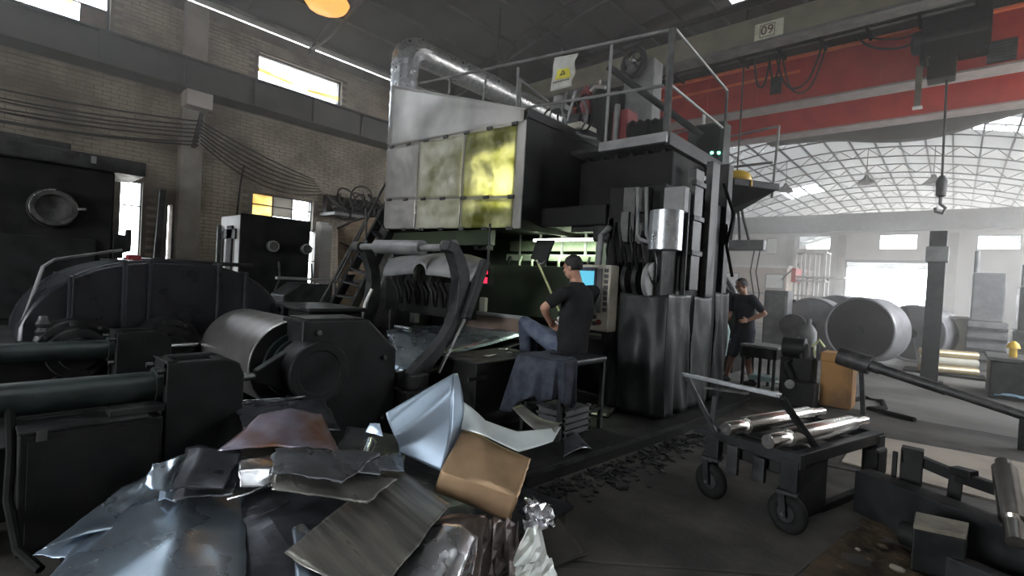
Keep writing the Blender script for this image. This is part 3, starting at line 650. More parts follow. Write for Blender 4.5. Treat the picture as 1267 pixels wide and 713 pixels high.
# mid layer, left half
sheet('scrap_sheet','folded dark slab like sheet on top of left side of heap','sheet_dark',[A(211,614,.34),A(276,608,.34),A(301,560,.46),A(232,558,.46)],fold=(('u',.25,.03),('v',.3,.012)),amp=.012,tear=.02)
sheet('scrap_sheet','second dark layer just under folded slab like sheet','sheet_grey',[A(214,620,.31),A(290,612,.31),A(306,566,.42),A(236,560,.42)],amp=.014,tear=.03)
sheet('scrap_sheet','rounded blue flap curling up at left end of heap','sheet_blue',[A(178,600,.36),A(214,606,.32),A(238,556,.46),A(190,574,.46)],amp=.03,nz=3,bow=.05,tear=.02)
sheet('scrap_sheet','small bright blue folded scrap below the curled left flap','sheet_pale_blue',[A(196,620,.28),A(218,622,.28),A(222,590,.36),A(200,596,.34)],amp=.02,fold=(('u',.5,.03),))
sheet('scrap_sheet','gleaming silver sheet with ripples in the middle of heap','sheet_silver',[A(297,603,.36),A(338,602,.36),A(340,562,.45),A(296,570,.45)],amp=.014,nz=4,fold=(('v',.5,.025),))
sheet('scrap_sheet','purple and rust brown sheet arching over back of heap','sheet_purple',[A(270,560,.46),A(420,560,.44),A(398,512,.56),A(322,514,.6)],amp=.02,bow=.0,fold=(('u',.45,.04),),n=(26,14))
sheet('scrap_sheet','dark back sheet with pale crumpled rim behind purple sheet','sheet_dark',[A(300,530,.5),A(420,530,.5),A(400,494,.6),A(290,500,.6)],amp=.03,nz=4,tear=.04)
sheet('scrap_sheet','pale crumpled edge strip right under near piston rod','sheet_silver',[A(290,503,.58),A(345,499,.58),A(380,490,.62),A(292,496,.62)],amp=.03,nz=7,tear=.03)
sheet('scrap_sheet','upper jagged torn grey sheet right of the silver sheet','sheet_grey',[A(334,588,.42),A(425,598,.4),A(470,560,.46),A(338,556,.5)],amp=.014,tear=.05,fold=(('u',.2,.012),),n=(26,16))
sheet('scrap_sheet','lower jagged torn grey sheet overlapping the brown grey sheet','sheet_brown_grey',[A(336,606,.36),A(455,622,.32),A(492,592,.36),A(340,578,.43)],amp=.012,tear=.03,n=(26,14))
sheet('scrap_sheet','small curled bright strip in the back right of heap','sheet_silver',[A(434,580,.4),A(450,583,.4),A(466,548,.43),A(452,546,.45)],amp=.01,bow=.04)
sheet('scrap_sheet','small flat grey offcut right of curled bright strip','sheet_grey',[A(440,584,.42),A(470,588,.4),A(476,566,.44),A(455,562,.46)],amp=.006)
sheet('scrap_sheet','dark offcut leaning under the big pale blue sheet','sheet_grey',[A(462,582,.36),A(500,584,.34),A(498,560,.4),A(460,566,.42)],amp=.01)
sheet('scrap_sheet','bright blue shard standing near the support block foot','sheet_pale_blue',[A(452,535,.5),A(474,540,.5),A(470,524,.56),A(458,524,.56)],amp=.012)
sheet('scrap_sheet','long dark sheet sliding under jagged sheets at the back','sheet_dark',[A(415,560,.42),A(500,575,.32),A(510,540,.38),A(430,530,.46)],amp=.02,nz=4)
# big pale blue sheet standing bent against the arm
q=[Dp(492,560,3.06),Dp(547,584,2.98),Dp(577,500,3.2),Dp(565,461,3.34)]
def blue(u,v):
    bl,br,tr,tl=Dp(494,560,3.05),Dp(546,584,2.96),Dp(564,462,3.3),Dp(480,511,3.12)
    p=(bl*(1-u)+br*u)*(1-v)+(tl*(1-u)+tr*u)*v
    bulge=.085*math.sin(PI*min(1,v*1.05))*(.55+.45*u)
    crease=.06*max(0,1-abs((v-.62)-(u-.4)*.35)/.3)
    return p+(-fwd*.8+Vector((.2,0,.1)))*(bulge*.7+crease)+rgt*(.015*math.sin(v*5))
mb=MB(); mb.grid(blue,24,24)
def blueside(u,v):
    a=Dp(546,584,2.96).lerp(Dp(564,462,3.3),v)+(-fwd*.8+Vector((.2,0,.1)))*(.085*math.sin(PI*min(1,v*1.05))*.7+.06*max(0,1-abs((v-.62)-.21)/.3))+rgt*(.015*math.sin(v*5))
    b=Dp(552,580,3.12).lerp(Dp(566,462,3.36),v)+rgt*(.075*math.sin(PI*min(1,max(0,v))))
    return a.lerp(b,u)
mb.grid(blueside,6,24)
tag(part(mb,'scrap_sheet','sheet_pale_blue',None,solid=.004),'large pale blue steel sheet standing bent up against the curved arm','metal sheet','scrap steel sheets in the heap')
# tan sheet with a square fold
def tan(u,v):
    tl,tr,fl,fr=Dp(572,533,3.2),Dp(657,568,3.08),Dp(545,583,2.86),Dp(641,617,2.74)
    bl,br=Dp(537,608,2.88),Dp(631,645,2.76)
    if v<.3: a=bl.lerp(fl,v/.3); b=br.lerp(fr,v/.3)
    else: a=fl.lerp(tl,(v-.3)/.7); b=fr.lerp(tr,(v-.3)/.7)
    p=a.lerp(b,u); h=.02*max(0,1-abs(u-.25-(1-v)*.6)/.35)*(v>.3)+.006*noise.noise((u*3,v*3,2))
    if u==1: p+=rgt*.008*noise.noise((v*14,0,0))
    return p+Vector((0,0,h))
mb=MB(); mb.grid(tan,20,30)
tag(part(mb,'scrap_sheet','sheet_tan',None,solid=.004),'tan brown sheet with a sharp square fold right of blue sheet','metal sheet','scrap steel sheets in the heap')
def white(u,v):
    c0=[Dp(574,498,3.3),Dp(600,522,3.25),Dp(640,532,3.2),Dp(694,530,3.25)]
    c1=[Dp(570,532,3.18),Dp(604,543,3.1),Dp(642,557,3.05),Dp(684,548,3.12)]
    k=min(2,int(u*3)); f=u*3-k; f=f*f*(3-2*f)*.5+f*.5
    p=(c0[k].lerp(c0[k+1],f)).lerp(c1[k].lerp(c1[k+1],f),v)
    return p+Vector((0,0,.012*math.sin(u*7)))
mb=MB(); mb.grid(white,30,10); tag(part(mb,'scrap_sheet','sheet_white',None,solid=.004),'whitish sheet curling in a long wave above tan sheet','metal sheet','scrap steel sheets in the heap')
def curlg(u,v):
    a=Dp(634,505,3.45).lerp(Dp(690,548,3.14),v*.9); b=Dp(645,500,3.5).lerp(Dp(700,528,3.34),v)
    return a.lerp(b,u)+Vector((0,0,.06*math.sin(PI*u)*v-.03*math.sin(PI*v)))
mb=MB(); mb.grid(curlg,10,14); tag(part(mb,'scrap_sheet','sheet_brown_grey',None,solid=.004),'grey curled sheet tongue rising below the draped stool','metal sheet','scrap steel sheets in the heap')
sheet('scrap_sheet','small bowed grey offcut lying on the platform edge','sheet_grey',[A(697,566,.13),A(733,556,.13),A(716,541,.17),A(700,538,.22)],bow=.05,amp=.006)
# foils in front of the platform: thin crumpled metal with sharp facets
def crumple(q,n,jit,seed,folds=0,amp=.03):
    q=[Vector(p) for p in q]; rr=random.Random(seed); nn=(q[1]-q[0]).cross(q[3]-q[0]).normalized()
    if nn.dot(fwd)>0: nn=-nn
    cache={}
    def fn(u,v):
        p=(q[0].lerp(q[1],u)).lerp(q[3].lerp(q[2],u),v); k=(round(u,4),round(v,4))
        h=amp*(2*abs(((u*folds+.3*math.sin(v*3+seed))%1)-.5)-.5) if folds else 0
        return p+nn*(h+rr.uniform(-jit,jit))+rgt*rr.uniform(-jit,jit)*.7+Vector((0,0,rr.uniform(-jit,jit)*.6))
    m=MB(); m.grid(fn,n[0],n[1],False); return m
mb=crumple([Dp(556,740,2.42),Dp(640,742,2.36),Dp(642,646,2.72),Dp(572,636,2.78)],(15,7),.009,5,4.5,.055); tag(part(mb,'scrap_foil','foil_brown',None,solid=.003),'dark brown crumpled foil hanging under the tan sheet','metal sheet','scrap steel sheets in the heap')
mb=crumple([Dp(634,702,2.5),Dp(680,694,2.48),Dp(668,650,2.66),Dp(652,654,2.66)],(6,5),.008,9,1.5,.03); tag(part(mb,'scrap_foil','foil_white',None,solid=.003),'whitish crumpled foil flap standing right of brown foil','metal sheet','scrap steel sheets in the heap')
mb=crumple([Dp(648,657,2.72),Dp(688,652,2.68),Dp(680,622,2.86),Dp(650,616,2.9)],(9,8),.02,13,2.5,.04); tag(part(mb,'scrap_foil','sheet_silver',None,solid=.003),'small wad of silver foil against the platform corner','metal sheet','scrap steel sheets in the heap')
mb=crumple([Dp(628,735,2.42),Dp(690,716,2.44),Dp(682,690,2.5),Dp(640,702,2.48)],(7,4),.008,17); tag(part(mb,'scrap_foil','foil_white',None,solid=.003),'flat pale torn foil at bottom below the whitish flap','metal sheet','scrap steel sheets in the heap')
sheet('scrap_sheet','dark thin sheet flat on floor right of the white foil','floor_plate',[A(650,715,.015),A(722,682,.015),A(690,640,.018),A(655,662,.018)],amp=.004)
mb=MB(); mb.tube([A(600,722,.03),A(640,702,.03),A(672,706,.03),A(727,684,.03)],.008,6); tag(part(mb,'wire_scrap','cable_black'),'thin black wire lying in front of white foil on the floor','wire')
mb=MB(); mb.tube([A(282,618,.3),A(310,610,.34),A(335,598,.38)],.006,6); tag(part(mb,'bright_rod','bright_steel'),'thin bright rod lying across the middle of heap','rod')
mb=MB(); mb.tube([A(318,640,.22),A(345,628,.25),A(357,620,.26)],.006,6); tag(part(mb,'dark_rod','dark_steel'),'thin dark rod beside the blue strip in heap','rod')
# dark heap core so that nothing shows through: a heap of older offcuts below
def core(u,v):
    x=-3.25+u*1.45; y=.35+v*2.4
    h=.03+.4*math.exp(-(((x+2.75)/.7)**2+((y-1.45)/.75)**2))*min(1,v*4)*min(1,(1-v)*5)*min(1,(1-u)*4)
    return Vector((x,y,h*.72+.02*noise.noise((x*6,y*6,0))))
mb=MB(); mb.grid(core,30,40,False); tag(part(mb,'scrap_offcuts','sheet_dark'),'dark mass of small old offcuts under the scrap sheets','scrap',kind='stuff')
# ================================================================ ROLLING MILL
# platform for the operator
t=thing('operator_platform',(-2.7,4.2,0),'low black steel platform under the stool and the black tarps','platform')
mb=MB(); mb.prism([V(-3.4,2.72,.1),V(-2.2,2.72,.1),V(-2.0,5.0,.1),V(-1.95,7.0,.1),V(-3.4,7.0,.1)],(0,0,.02)); part(mb,'deck_plate','oily_black',t,bevel=.003)
mb=MB(); mb.prism([V(-3.38,2.75,0),V(-2.22,2.75,0),V(-2.03,5.0,0),V(-1.99,6.95,0),V(-3.38,6.95,0)],(0,0,.1)); part(mb,'frame','oily_black',t)
mb=MB(); mb.bar(V(-2.2,2.72,.115),V(-2.0,5.0,.115),.03,.03); part(mb,'edge_angle','worn_black_steel',t)
# ---- the mill body
t=thing('rolling_mill',(-4.6,5.6,0),'tall oily black rolling mill with greenish lit mouth behind the operator','rolling mill')
mb=MB(); mb.box((-3.05,5.0,.12),(-2.36,6.7,2.64)); part(mb,'right_housing','oily_black',t,bevel=.02)
mb=MB(); mb.box((-6.95,4.75,0),(-6.3,6.7,2.6)); part(mb,'left_housing','oily_black',t,bevel=.02)
mb=MB(); mb.box((-6.3,6.3,.3),(-3.05,6.5,3.2)); part(mb,'back_plate','green_dark_panel',t)
mb=MB(); mb.box((-6.3,4.95,2.2),(-3.05,6.3,2.45)); part(mb,'top_beam','oily_black',t,bevel=.02)
mb=MB(); mb.box((-6.3,5.1,.2),(-3.05,6.3,.86)); part(mb,'lower_bed','oily_black',t,bevel=.02)
mb=MB(); mb.cyl((-6.3,5.75,1.02),(-3.05,5.75,1.02),.15,28); part(mb,'work_roll','dark_steel',t)
mb=MB(); mb.box((-5.2,5.62,1.80),(-3.3,5.75,1.9)); part(mb,'spray_beam','pale_green_paint',t,bevel=.01)
mb=MB(); mb.box((-5.3,5.8,1.96),(-3.2,5.95,2.12)); part(mb,'upper_beam','pale_green_paint',t,bevel=.01)
for k in range(8):
    x=-5.1+k*.24; mb=MB(); mb.tube([(x,5.6,1.86),(x+.03,5.52,1.78),(x+.05,5.5,1.62),(x+.02,5.55,1.5)],.018); part(mb,'spray_hose','pale_green_paint' if k%3 else 'rubber',t)
for k in range(5):
    x=-5.0+k*.4; mb=MB(); mb.cyl((x,5.7,1.9),(x,5.7,2.2),.02,8); part(mb,'hanger_rod','worn_grey_paint',t)
mb=MB(); mb.box((-5.6,5.4,1.0),(-3.5,5.44,1.72)); part(mb,'splash_guard','green_dark_panel',t,bevel=.005)
mb=MB(); mb.box((-3.42,5.35,1.2),(-3.1,5.4,2.1)); part(mb,'side_guard','pale_green_paint',t,bevel=.01)
mb=MB(); mb.box((-3.25,5.0,2.02),(-2.95,5.3,2.3)); mb2=MB(); mb2.box((-3.6,5.05,2.14),(-3.15,5.2,2.22))
part(mb,'gearbox','worn_black_steel',t,bevel=.02); part(mb2,'gear_arm','worn_black_steel',t,bevel=.01)
tb=MB(); tb.cyl((-4.6,5.55,2.1),(-3.4,5.55,2.1),.02,10); part(tb,'work_light','lamp_tube',t)
pl_=bpy.data.lights.new('work_light','AREA'); pl_.shape='RECTANGLE'; pl_.size=1.2; pl_.size_y=.04; pl_.energy=TUBE*.9; pl_.color=(.86,1,.74)
o=bpy.data.objects.new('work_light_lamp',pl_); COL.objects.link(o); o.location=(-4.0,5.55,2.07)
mb=MB(); mb.box((-4.0,5.75,2.42),(-2.64,6.75,3.2)); part(mb,'deck_shade_block','oily_black',t,bevel=.02)  # added black block, stands in for the shade under the mezzanine deck
# guide rail in front of the mouth, with brown side board
mb=MB(); mb.bar(at(581,386,Y=4.45),at(652,394,Y=4.7),.04); part(mb,'guide_rail','worn_grey_paint',t)
a,b,c,d=at(576,404,Y=4.43),at(648,413,Y=4.68),at(651,395,Y=4.7),at(580,387,Y=4.45)
mb=MB(); mb.prism([a,b,c,d],(0,.03,0)); part(mb,'guide_board','rust_brown',t)
for i,(x,z,cc) in enumerate(((-5.9,1.9,'worn_black_steel'),(-5.5,2.05,'dark_steel'),(-5.0,1.98,'worn_black_steel'),(-6.1,2.1,'dark_steel'))):
    mb=MB(); mb.box((x-.12,4.85,z-.08),(x+.12,5.0,z+.08)); mb.cyl((x,4.85,z),(x,4.75,z-.02),.05,12); part(mb,'valve',cc,t,bevel=.01)
mb=MB(); mb.box((-6.9,4.66,1.95),(-4.6,4.74,2.16)); part(mb,'skirt_board','green_dark_panel',t,bevel=.008)
# front of the right housing: plates, pipes, drum
def bx(px0,py0,px1,py1,Y,dy,name,mat,bv=.008,par=t):
    a=at(px0,py0,Y=Y); b=at(px1,py1,Y=Y); m=MB(); m.box((a.x,Y,b.z),(b.x,Y+dy,a.z)); return part(m,name,mat,par,bevel=bv)
bx(772,232,783,300,4.9,.1,'slide_plate','dark_steel'); bx(790,232,801,262,4.9,.1,'slide_plate','dark_steel'); bx(786,276,798,302,4.9,.1,'slide_plate','dark_steel')
bx(768,262,776,300,4.86,.1,'slide_plate','dark_steel'); bx(822,232,846,262,4.92,.12,'slide_plate','worn_grey_paint',.01)
for x0,x1 in ((789,806),(800,824)):
    mb=MB(); mb.tube([at(x0,232,Y=4.8),at(x0,290,Y=4.8),at(x0+3,296,Y=4.78),at(x0+14,300,Y=4.78)],.02); part(mb,'pipe','worn_grey_paint',t)
c=at(821,285,Y=4.8); mb=MB(); mb.lathe((c.x,4.85,c.z-.2),(0,0,1),[(0,.15),(.0,.17),(.4,.17),(.4,.15)],32); part(mb,'oil_drum','galvanised',t)
for k in range(4):
    x=-2.86+k*.13; mb=MB(); mb.lathe((x,5.0 if k<3 else 4.98,1.58),(1,0,0),[(0,.05),(.0,.2),(.05,.2),(.05,.06)],28); part(mb,'roller_disc',('rubber','dark_steel','worn_black_steel','worn_grey_paint')[k],t)
for k in range(9):
    x=-3.0+.07*k; z=1.75+.12*((k*37)%5)/2
    mb=MB(); mb.tube([(x,4.98,z+.35),(x+.05,4.85,z+.15),(x+.1,4.84,z-.05),(x+.04,4.97,z-.25)],.014+.004*(k%2),6); part(mb,'hose','rubber' if k%2 else 'worn_black_steel',t)
# side posts
mb=MB(); mb.box((-2.36,5.55,1.5),(-2.26,5.8,2.9)); part(mb,'side_channel','dark_steel',t,bevel=.008)
mb=MB(); mb.box((-2.36,6.1,1.4),(-2.28,6.35,3.1)); part(mb,'side_channel','dark_steel',t,bevel=.008)
mb=MB(); mb.cyl((-2.3,5.45,1.35),(-2.3,5.45,2.6),.03,10); part(mb,'side_pipe','worn_black_steel',t)
mb=MB(); mb.box((-2.5,6.72,.12),(-2.3,6.9,3.2)); part(mb,'rear_post','worn_black_steel',t,bevel=.01)
for k in range(3):
    mb=MB(); mb.box((-2.3,5.52,1.9+k*.4),(-2.24,5.83,1.96+k*.4)); part(mb,'clamp','worn_black_steel',t,bevel=.006)
mb=MB(); mb.tube([(-2.28,6.5,2.9),(-2.15,6.55,2.5),(-2.2,6.5,2.1),(-2.12,6.55,1.7)],.02); part(mb,'hose','rubber',t)
mb=MB(); mb.torus((-2.25,6.6,2.25),(1,.4,0),.12,.018,18,6); part(mb,'hose_loop','rubber',t)
a=at(864,299,Y=6.95); b=at(886,327,Y=6.95); mb=MB(); mb.box((a.x,6.92,b.z),(b.x,7.1,a.z)); tag(part(mb,'pale_bin','teal_plastic',None,bevel=.02),'pale teal plastic bin hung at the back edge of the mill','bin')
# tarps
def tarp(name,label,mat,a,b,z0,z1,seed,amp=.03,n=7):
    a=V(*a);b=V(*b); nrm=(b-a).cross(V(0,0,1)).normalized()
    def fn(u,v):
        p=a.lerp(b,u); p.z=z0+(z1-z0)*v
        dr=.5+.5*(1-v)
        return p+nrm*(amp*dr*math.sin(u*n*1.1+seed+(1-v)*3.2)+amp*.55*math.sin(u*n*2.3+seed*2-(1-v)*4.5)*(1-v)+.02*noise.noise((u*4,v*4,seed)))+V(0,0,.02*math.sin(u*PI)*-1*(v>.98))
    m=MB(); m.grid(fn,44,26); return tag(part(m,name,mat,None,solid=.006),label,'tarp')
tarp('tarp','wide black tarp hanging in diagonal folds on the mill front','tarp_black',(-2.72,4.82,0),(-2.2,4.9,0),.14,1.44,1.3,.035,5)
tarp('tarp','dark greenish tarp draped on side of the mill corner','tarp_green_grey',(-2.22,4.94,0),(-2.2,5.5,0),.14,1.46,4.1,.03,6)
tarp('tarp','grey flat tarp panel on the mill side right of greenish tarp','tarp_green_grey',(-2.2,5.55,0),(-2.18,6.05,0),.16,1.44,2.2,.012,4)
tarp('tarp','narrow black tarp hanging at the back corner post of mill','tarp_black',(-2.16,6.1,0),(-2.14,6.5,0),.16,1.5,.4,.03,6)
tarp('tarp','black tarp deep in shadow beside the beige console','tarp_black',(-2.98,4.94,0),(-2.72,4.9,0),.14,1.3,3.3,.025,4)
# ---- fume hood with film windows
HY=4.56
t=thing('fume_hood',(-5.45,HY,2.15),'big sheet metal fume hood with clipped panels and yellow film windows','fume hood')
tl,tr,bl,br=V(-6.92,HY,4.54),V(-4.04,HY,3.6),V(-6.92,HY,2.22),V(-4.0,HY,2.14)
def hp(u,v,dy=0):
    """u 0..1 left to right, rows by height fraction of the row lines"""
    return None
def zrow(k,x):
    u=(x+6.92)/2.9; L=(4.54,3.52,2.68,2.2)[k]; Rr=(3.61,3.44,2.53,2.14)[k]; return L+(Rr-L)*u
def panel(x0,x1,k0,name,mat,amp=0,seed=1.,gap=.012,dy=-.03,nf=5,label=None):
    def fn(u,v):
        x=x0+gap+(x1-x0-2*gap)*u; za=zrow(k0+1,x)+gap; zb=zrow(k0,x)-gap
        e=min(1,6*min(u,1-u,v,1-v))
        return V(x,HY+dy-amp*e*(noise.noise((u*nf*.7,v*nf,seed))+.6*noise.noise((u*nf*2+v*2,v*nf*.8,seed+4)))-.008*e*math.sin(u*7+seed),za+(zb-za)*v)
    m=MB(); m.grid(fn,24 if amp else 10,18 if amp else 6); return part(m,name,mat,t,solid=.004,label=label)
panel(-6.92,-4.02,0,'hood_panel','hood_sheet',.006,2.,label='sloping grey top sheet')
panel(-6.92,-6.1,1,'hood_panel','hood_sheet',.012,5.,label='plain dull grey sheet')
panel(-6.08,-5.1,1,'film_window','clouded_film',.05,3.,nf=6,label='clouded wrinkled film window')
panel(-5.08,-4.12,1,'film_window','yellow_film',.06,7.,nf=5,label='bright yellow green wrinkled film window')
panel(-6.92,-6.1,2,'hood_panel','hood_sheet',.012,8.)
panel(-6.08,-5.1,2,'film_window','clouded_film',.02,11.,nf=4)
panel(-5.08,-4.12,2,'film_window','yellow_film',.025,13.,nf=4)
# frame strips, top, left and right sides, bottom lip
mb=MB()
for k in (1,2):
    mb.prism([V(-6.93,HY-.02,zrow(k,-6.92)-.025),V(-4.0,HY-.02,zrow(k,-4.02)-.025),V(-4.0,HY-.02,zrow(k,-4.02)+.025),V(-6.93,HY-.02,zrow(k,-6.92)+.025)],(0,.02,0))
for x in (-6.93,-6.09,-5.09,-4.14):
    mb.box((x-.02,HY-.018,zrow(3,x)),(x+(.05 if x<-5 else .14),HY+.0,zrow(1,x)))
part(mb,'clip_frame','hood_sheet',t,kind='stuff')
for k in (1,2,3):
    for i in range(7):
        x=-6.8+i*.44; z=zrow(k,x); m=MB(); m.box((x-.05,HY-.055,z-.022),(x+.05,HY-.028,z+.022)); part(m,'clip','dark_steel',t,bevel=.008)
mb=MB(); mb.hexa([V(-4.06,HY,2.14),V(-4.0,HY,2.14),V(-4.0,6.2,2.14),V(-4.06,6.2,2.14)],[V(-4.06,HY,3.6),V(-4.0,HY,3.6),V(-4.0,6.2,3.6),V(-4.06,6.2,3.6)]); part(mb,'right_side','oily_black',t,bevel=.01)
mb=MB(); mb.box((-4.05,HY,3.5),(-3.97,6.25,3.62)); part(mb,'right_edge_beam','worn_black_steel',t,bevel=.01)
mb=MB(); mb.hexa([V(-6.95,HY,2.22),V(-6.89,HY,2.22),V(-6.89,6.2,2.22),V(-6.95,6.2,2.22)],[V(-6.95,HY,4.54),V(-6.89,HY,4.54),V(-6.89,6.2,4.54),V(-6.95,6.2,4.54)]); part(mb,'left_side','hood_sheet',t)
mb=MB(); mb.hexa([V(-6.95,HY,4.51),V(-4.0,HY,3.57),V(-4.0,6.2,3.57),V(-6.95,6.2,4.51)],[V(-6.95,HY,4.55),V(-4.0,HY,3.61),V(-4.0,6.2,3.61),V(-6.95,6.2,4.55)]); part(mb,'top_sheet','hood_sheet',t)
mb=MB(); mb.box((-6.9,6.16,2.2),(-4.05,6.2,3.6)); part(mb,'back_sheet','hood_sheet',t)
mb=MB(); mb.box((-6.9,HY+.02,2.46),(-4.06,6.16,2.5)); part(mb,'inner_floor','hood_sheet',t)
mb=MB(); mb.sphere((-4.34,4.74,2.66),.045,14,10); part(mb,'inner_lamp','lamp_hood',t)
pl_=bpy.data.lights.new('hood_lamp','POINT'); pl_.energy=HOODL; pl_.color=(1,.97,.72); pl_.shadow_soft_size=.08
o=bpy.data.objects.new('hood_lamp',pl_); COL.objects.link(o); o.location=(-4.34,4.67,2.7)
# ---- exhaust duct
t=thing('exhaust_duct',(-8.7,6,3),'ribbed galvanised exhaust duct bending over behind the fume hood','duct')
path=[V(-8.7,6,2.6),V(-8.7,6,3.6),V(-8.7,6,4.5),V(-8.7,6,5.55)]
mb=MB(); mb.lathe((-8.7,6,2.8),(0,0,1),[(h*.06,.27+(.012 if h%4==0 else 0)) for h in range(0,52)],28); part(mb,'riser','galvanised',t)
el=[]
for i in range(6):
    a=i/5*PI/2; el.append(V(-8.7,6.36-.36*math.cos(a),5.85+.36*math.sin(a)))
mb=MB(); mb.tube([V(-8.7,6,5.75)]+el+[V(-8.7,6.5,6.21)],.285,16); 
for i in range(len(mb.sm)): mb.sm[i]=False
part(mb,'elbow','galvanised',t)
mb=MB(); mb.lathe((-8.7,6.45,6.21),(.05,1,-.035),[(h*.25,.27+(.014 if h%4==0 else 0)) for h in range(0,40)],28); part(mb,'run','galvanised',t)
for y in (8.5,11,14):
    mb=MB(); mb.cyl((-8.5,y,6.3),(-8.5,y,roof_z(-8.5)),.02,6); part(mb,'hanger','dark_steel',t)
mb=MB(); mb.box((-9.0,5.7,0),(-8.4,6.3,2.8)); part(mb,'fan_base','dark_steel',t,bevel=.02)
# ---- mezzanine with railing
t=thing('mezzanine',(-3.3,6.1,3.24),'black steel mezzanine deck with pipe railing on top of the mill','platform')
mb=MB(); mb.box((-3.98,5.48,3.24),(-2.62,7.4,3.3)); part(mb,'deck','worn_black_steel',t,bevel=.006)
mb=MB(); mb.box((-3.52,5.44,3.22),(-2.6,5.5,3.34)); mb2=MB(); mb2.box((-2.64,5.5,3.2),(-2.58,7.4,3.36)); part(mb,'toe_board','grey_steel',t,bevel=.006); part(mb2,'toe_board','worn_black_steel',t,bevel=.006)
mb=MB(); mb.box((-8.0,6.25,3.2),(-3.98,7.4,3.3)); part(mb,'deck','worn_black_steel',t,bevel=.006)
def rl(p,q,r=.022,name='rail',mat='grey_steel'):
    m=MB(); m.cyl(p,q,r,8); return part(m,name,mat,t)
rl(at(834,36,Y=5.5),at(520,103,Y=5.35)); rl(at(821,106,Y=5.5),at(647,134,Y=5.45))
rl(at(832,36,Y=5.5),V(-2.63,5.5,3.3),.045,'corner_post','dark_steel')
for (xa,ya,xb,yb) in ((757,54,749,176),(712,112,702,150),(641,84,640,134),(602,91,598,124),(557,97,556,116)):
    rl(at(xa,ya,Y=5.5),at(xb,yb,Y=5.5),.02,'rail_post')
rl(at(836,36,Y=5.5),V(-2.63,7.4,4.45),.018); rl(V(-2.63,5.5,3.92),V(-2.63,7.4,3.88),.018)
rl(V(-2.63,7.4,3.3),V(-2.63,7.4,4.45),.022,'rail_post','dark_steel')
rl(at(643,99,Y=5.7),at(643,134,Y=5.7),.028,'gate_post','worn_grey_paint'); rl(at(643,99,Y=5.7),at(678,126,Y=6.6),.028,'gate_rail','worn_grey_paint'); rl(at(645,118,Y=5.7),at(680,135,Y=6.6),.022,'gate_rail','worn_grey_paint')
rl(at(752,82,Y=5.9),at(868,168,Y=6.9),.05,'brace','worn_black_steel')
for k in range(6):
    m=MB(); x=-3.9+k*.22; m.box((x,5.75,3.18),(x+.05,7.3,3.24)); part(m,'joist','oily_black',t)
# warning sheet tied to the railing
t=thing('warning_sheet',at(699,90,Y=5.44),'worn white warning sheet with yellow patch tied to the mezzanine railing','sign')
A0,A1,A2,A3=at(681,113,Y=5.42),at(708,107,Y=5.42),at(714,65,Y=5.44),at(686,71,Y=5.44)
def wsf(u,v):
    p=A0.lerp(A1,u).lerp(A3.lerp(A2,u),v); return p+V(0,-.02*math.sin(v*11)*(.3+u)-.01*noise.noise((u*3,v*3,1)),0)
m=MB(); m.grid(wsf,14,18); sgn=part(m,'sheet','sign_paper',t,solid=.003)
def wpt(u,v,e=.012): return wsf(u,v)+V(0,-e,0)
m=MB(); m.grid(lambda u,v: wpt(.2+.6*u+.1*(v-.5)*(1-2*u),.30+.28*v),6,6); part(m,'yellow_patch','sign_yellow',t,solid=.002)
m=MB(); m.add([wpt(.36,.4,.016),wpt(.62,.42,.016),wpt(.5,.55,.016)],[(0,1,2)]); part(m,'warning_triangle','ink',t,solid=.002)
m=MB(); m.add([wpt(.44,.44,.02),wpt(.54,.445,.02),wpt(.5,.5,.02)],[(0,1,2)]); part(m,'triangle_centre','sign_yellow',t,solid=.002)
m=MB()
for k in range(7):
    u=.12+k*.11; m.add([wpt(u,.19,.014),wpt(u+.07,.2,.014),wpt(u+.07,.25,.014),wpt(u,.24,.014)],[(0,1,2,3)])
part(m,'blurred_print','ink',t,solid=.001,kind='stuff')
# ---- machines on the mezzanine
def up(name,label,cat,lo): return thing(name,lo,label,cat)
c=at(726,112,Y=6.5); t=up('red_tank',f'slim dark red cylinder tank standing on the mezzanine','tank',V(c.x,6.5,3.3))
m=MB(); m.lathe((c.x,6.5,3.3),(0,0,1),[(0,.11),(.85,.11),(.86,.1)],16); part(m,'stand','worn_black_steel',t)
m=MB(); m.lathe((c.x,6.5,4.15),(0,0,1),[(0,.09),(.02,.1),(.36,.1),(.42,.06),(.42,.03),(.48,.03)],20); part(m,'shell','red_tank',t)
c=at(743,112,Y=6.5); t=up('black_tank','black cylinder tank with pale valve beside the dark red tank','tank',V(c.x,6.5,3.3))
m=MB(); m.lathe((c.x,6.5,3.3),(0,0,1),[(0,.1),(.02,.12),(1.1,.12),(1.2,.07),(1.22,.03)],20); part(m,'shell','oily_black',t)
m=MB(); m.cyl((c.x,6.5,4.52),(c.x,6.5,4.66),.025,8); m2=MB(); m2.tube([(c.x-.2,6.48,4.5),(c.x-.1,6.48,4.58),(c.x+.1,6.48,4.52)],.025); part(m,'valve','bright_steel',t); part(m2,'pale_pipe','white_paint',t)
c=at(712,140,Y=6.2); t=up('hydraulic_unit','hydraulic pump unit with cream tray and looping hoses on mezzanine','pump',V(c.x,6.2,3.3))
m=MB(); m.box((c.x-.35,6.0,3.3),(c.x+.4,6.6,3.75)); part(m,'reservoir','oily_black',t,bevel=.02)
m=MB(); m.box((c.x-.3,5.95,3.78),(c.x+.28,6.4,3.88)); part(m,'tray','cream_box',t,bevel=.02)
for k in range(5):
    m=MB(); q=V(c.x-.25+k*.14,5.9,3.85); m.torus(q+V(0,.1,.15),(.3*k-.6,1,.2),.17+.02*k,.016,22,6); part(m,'hose_loop','worn_grey_paint' if k%2 else 'rubber',t)
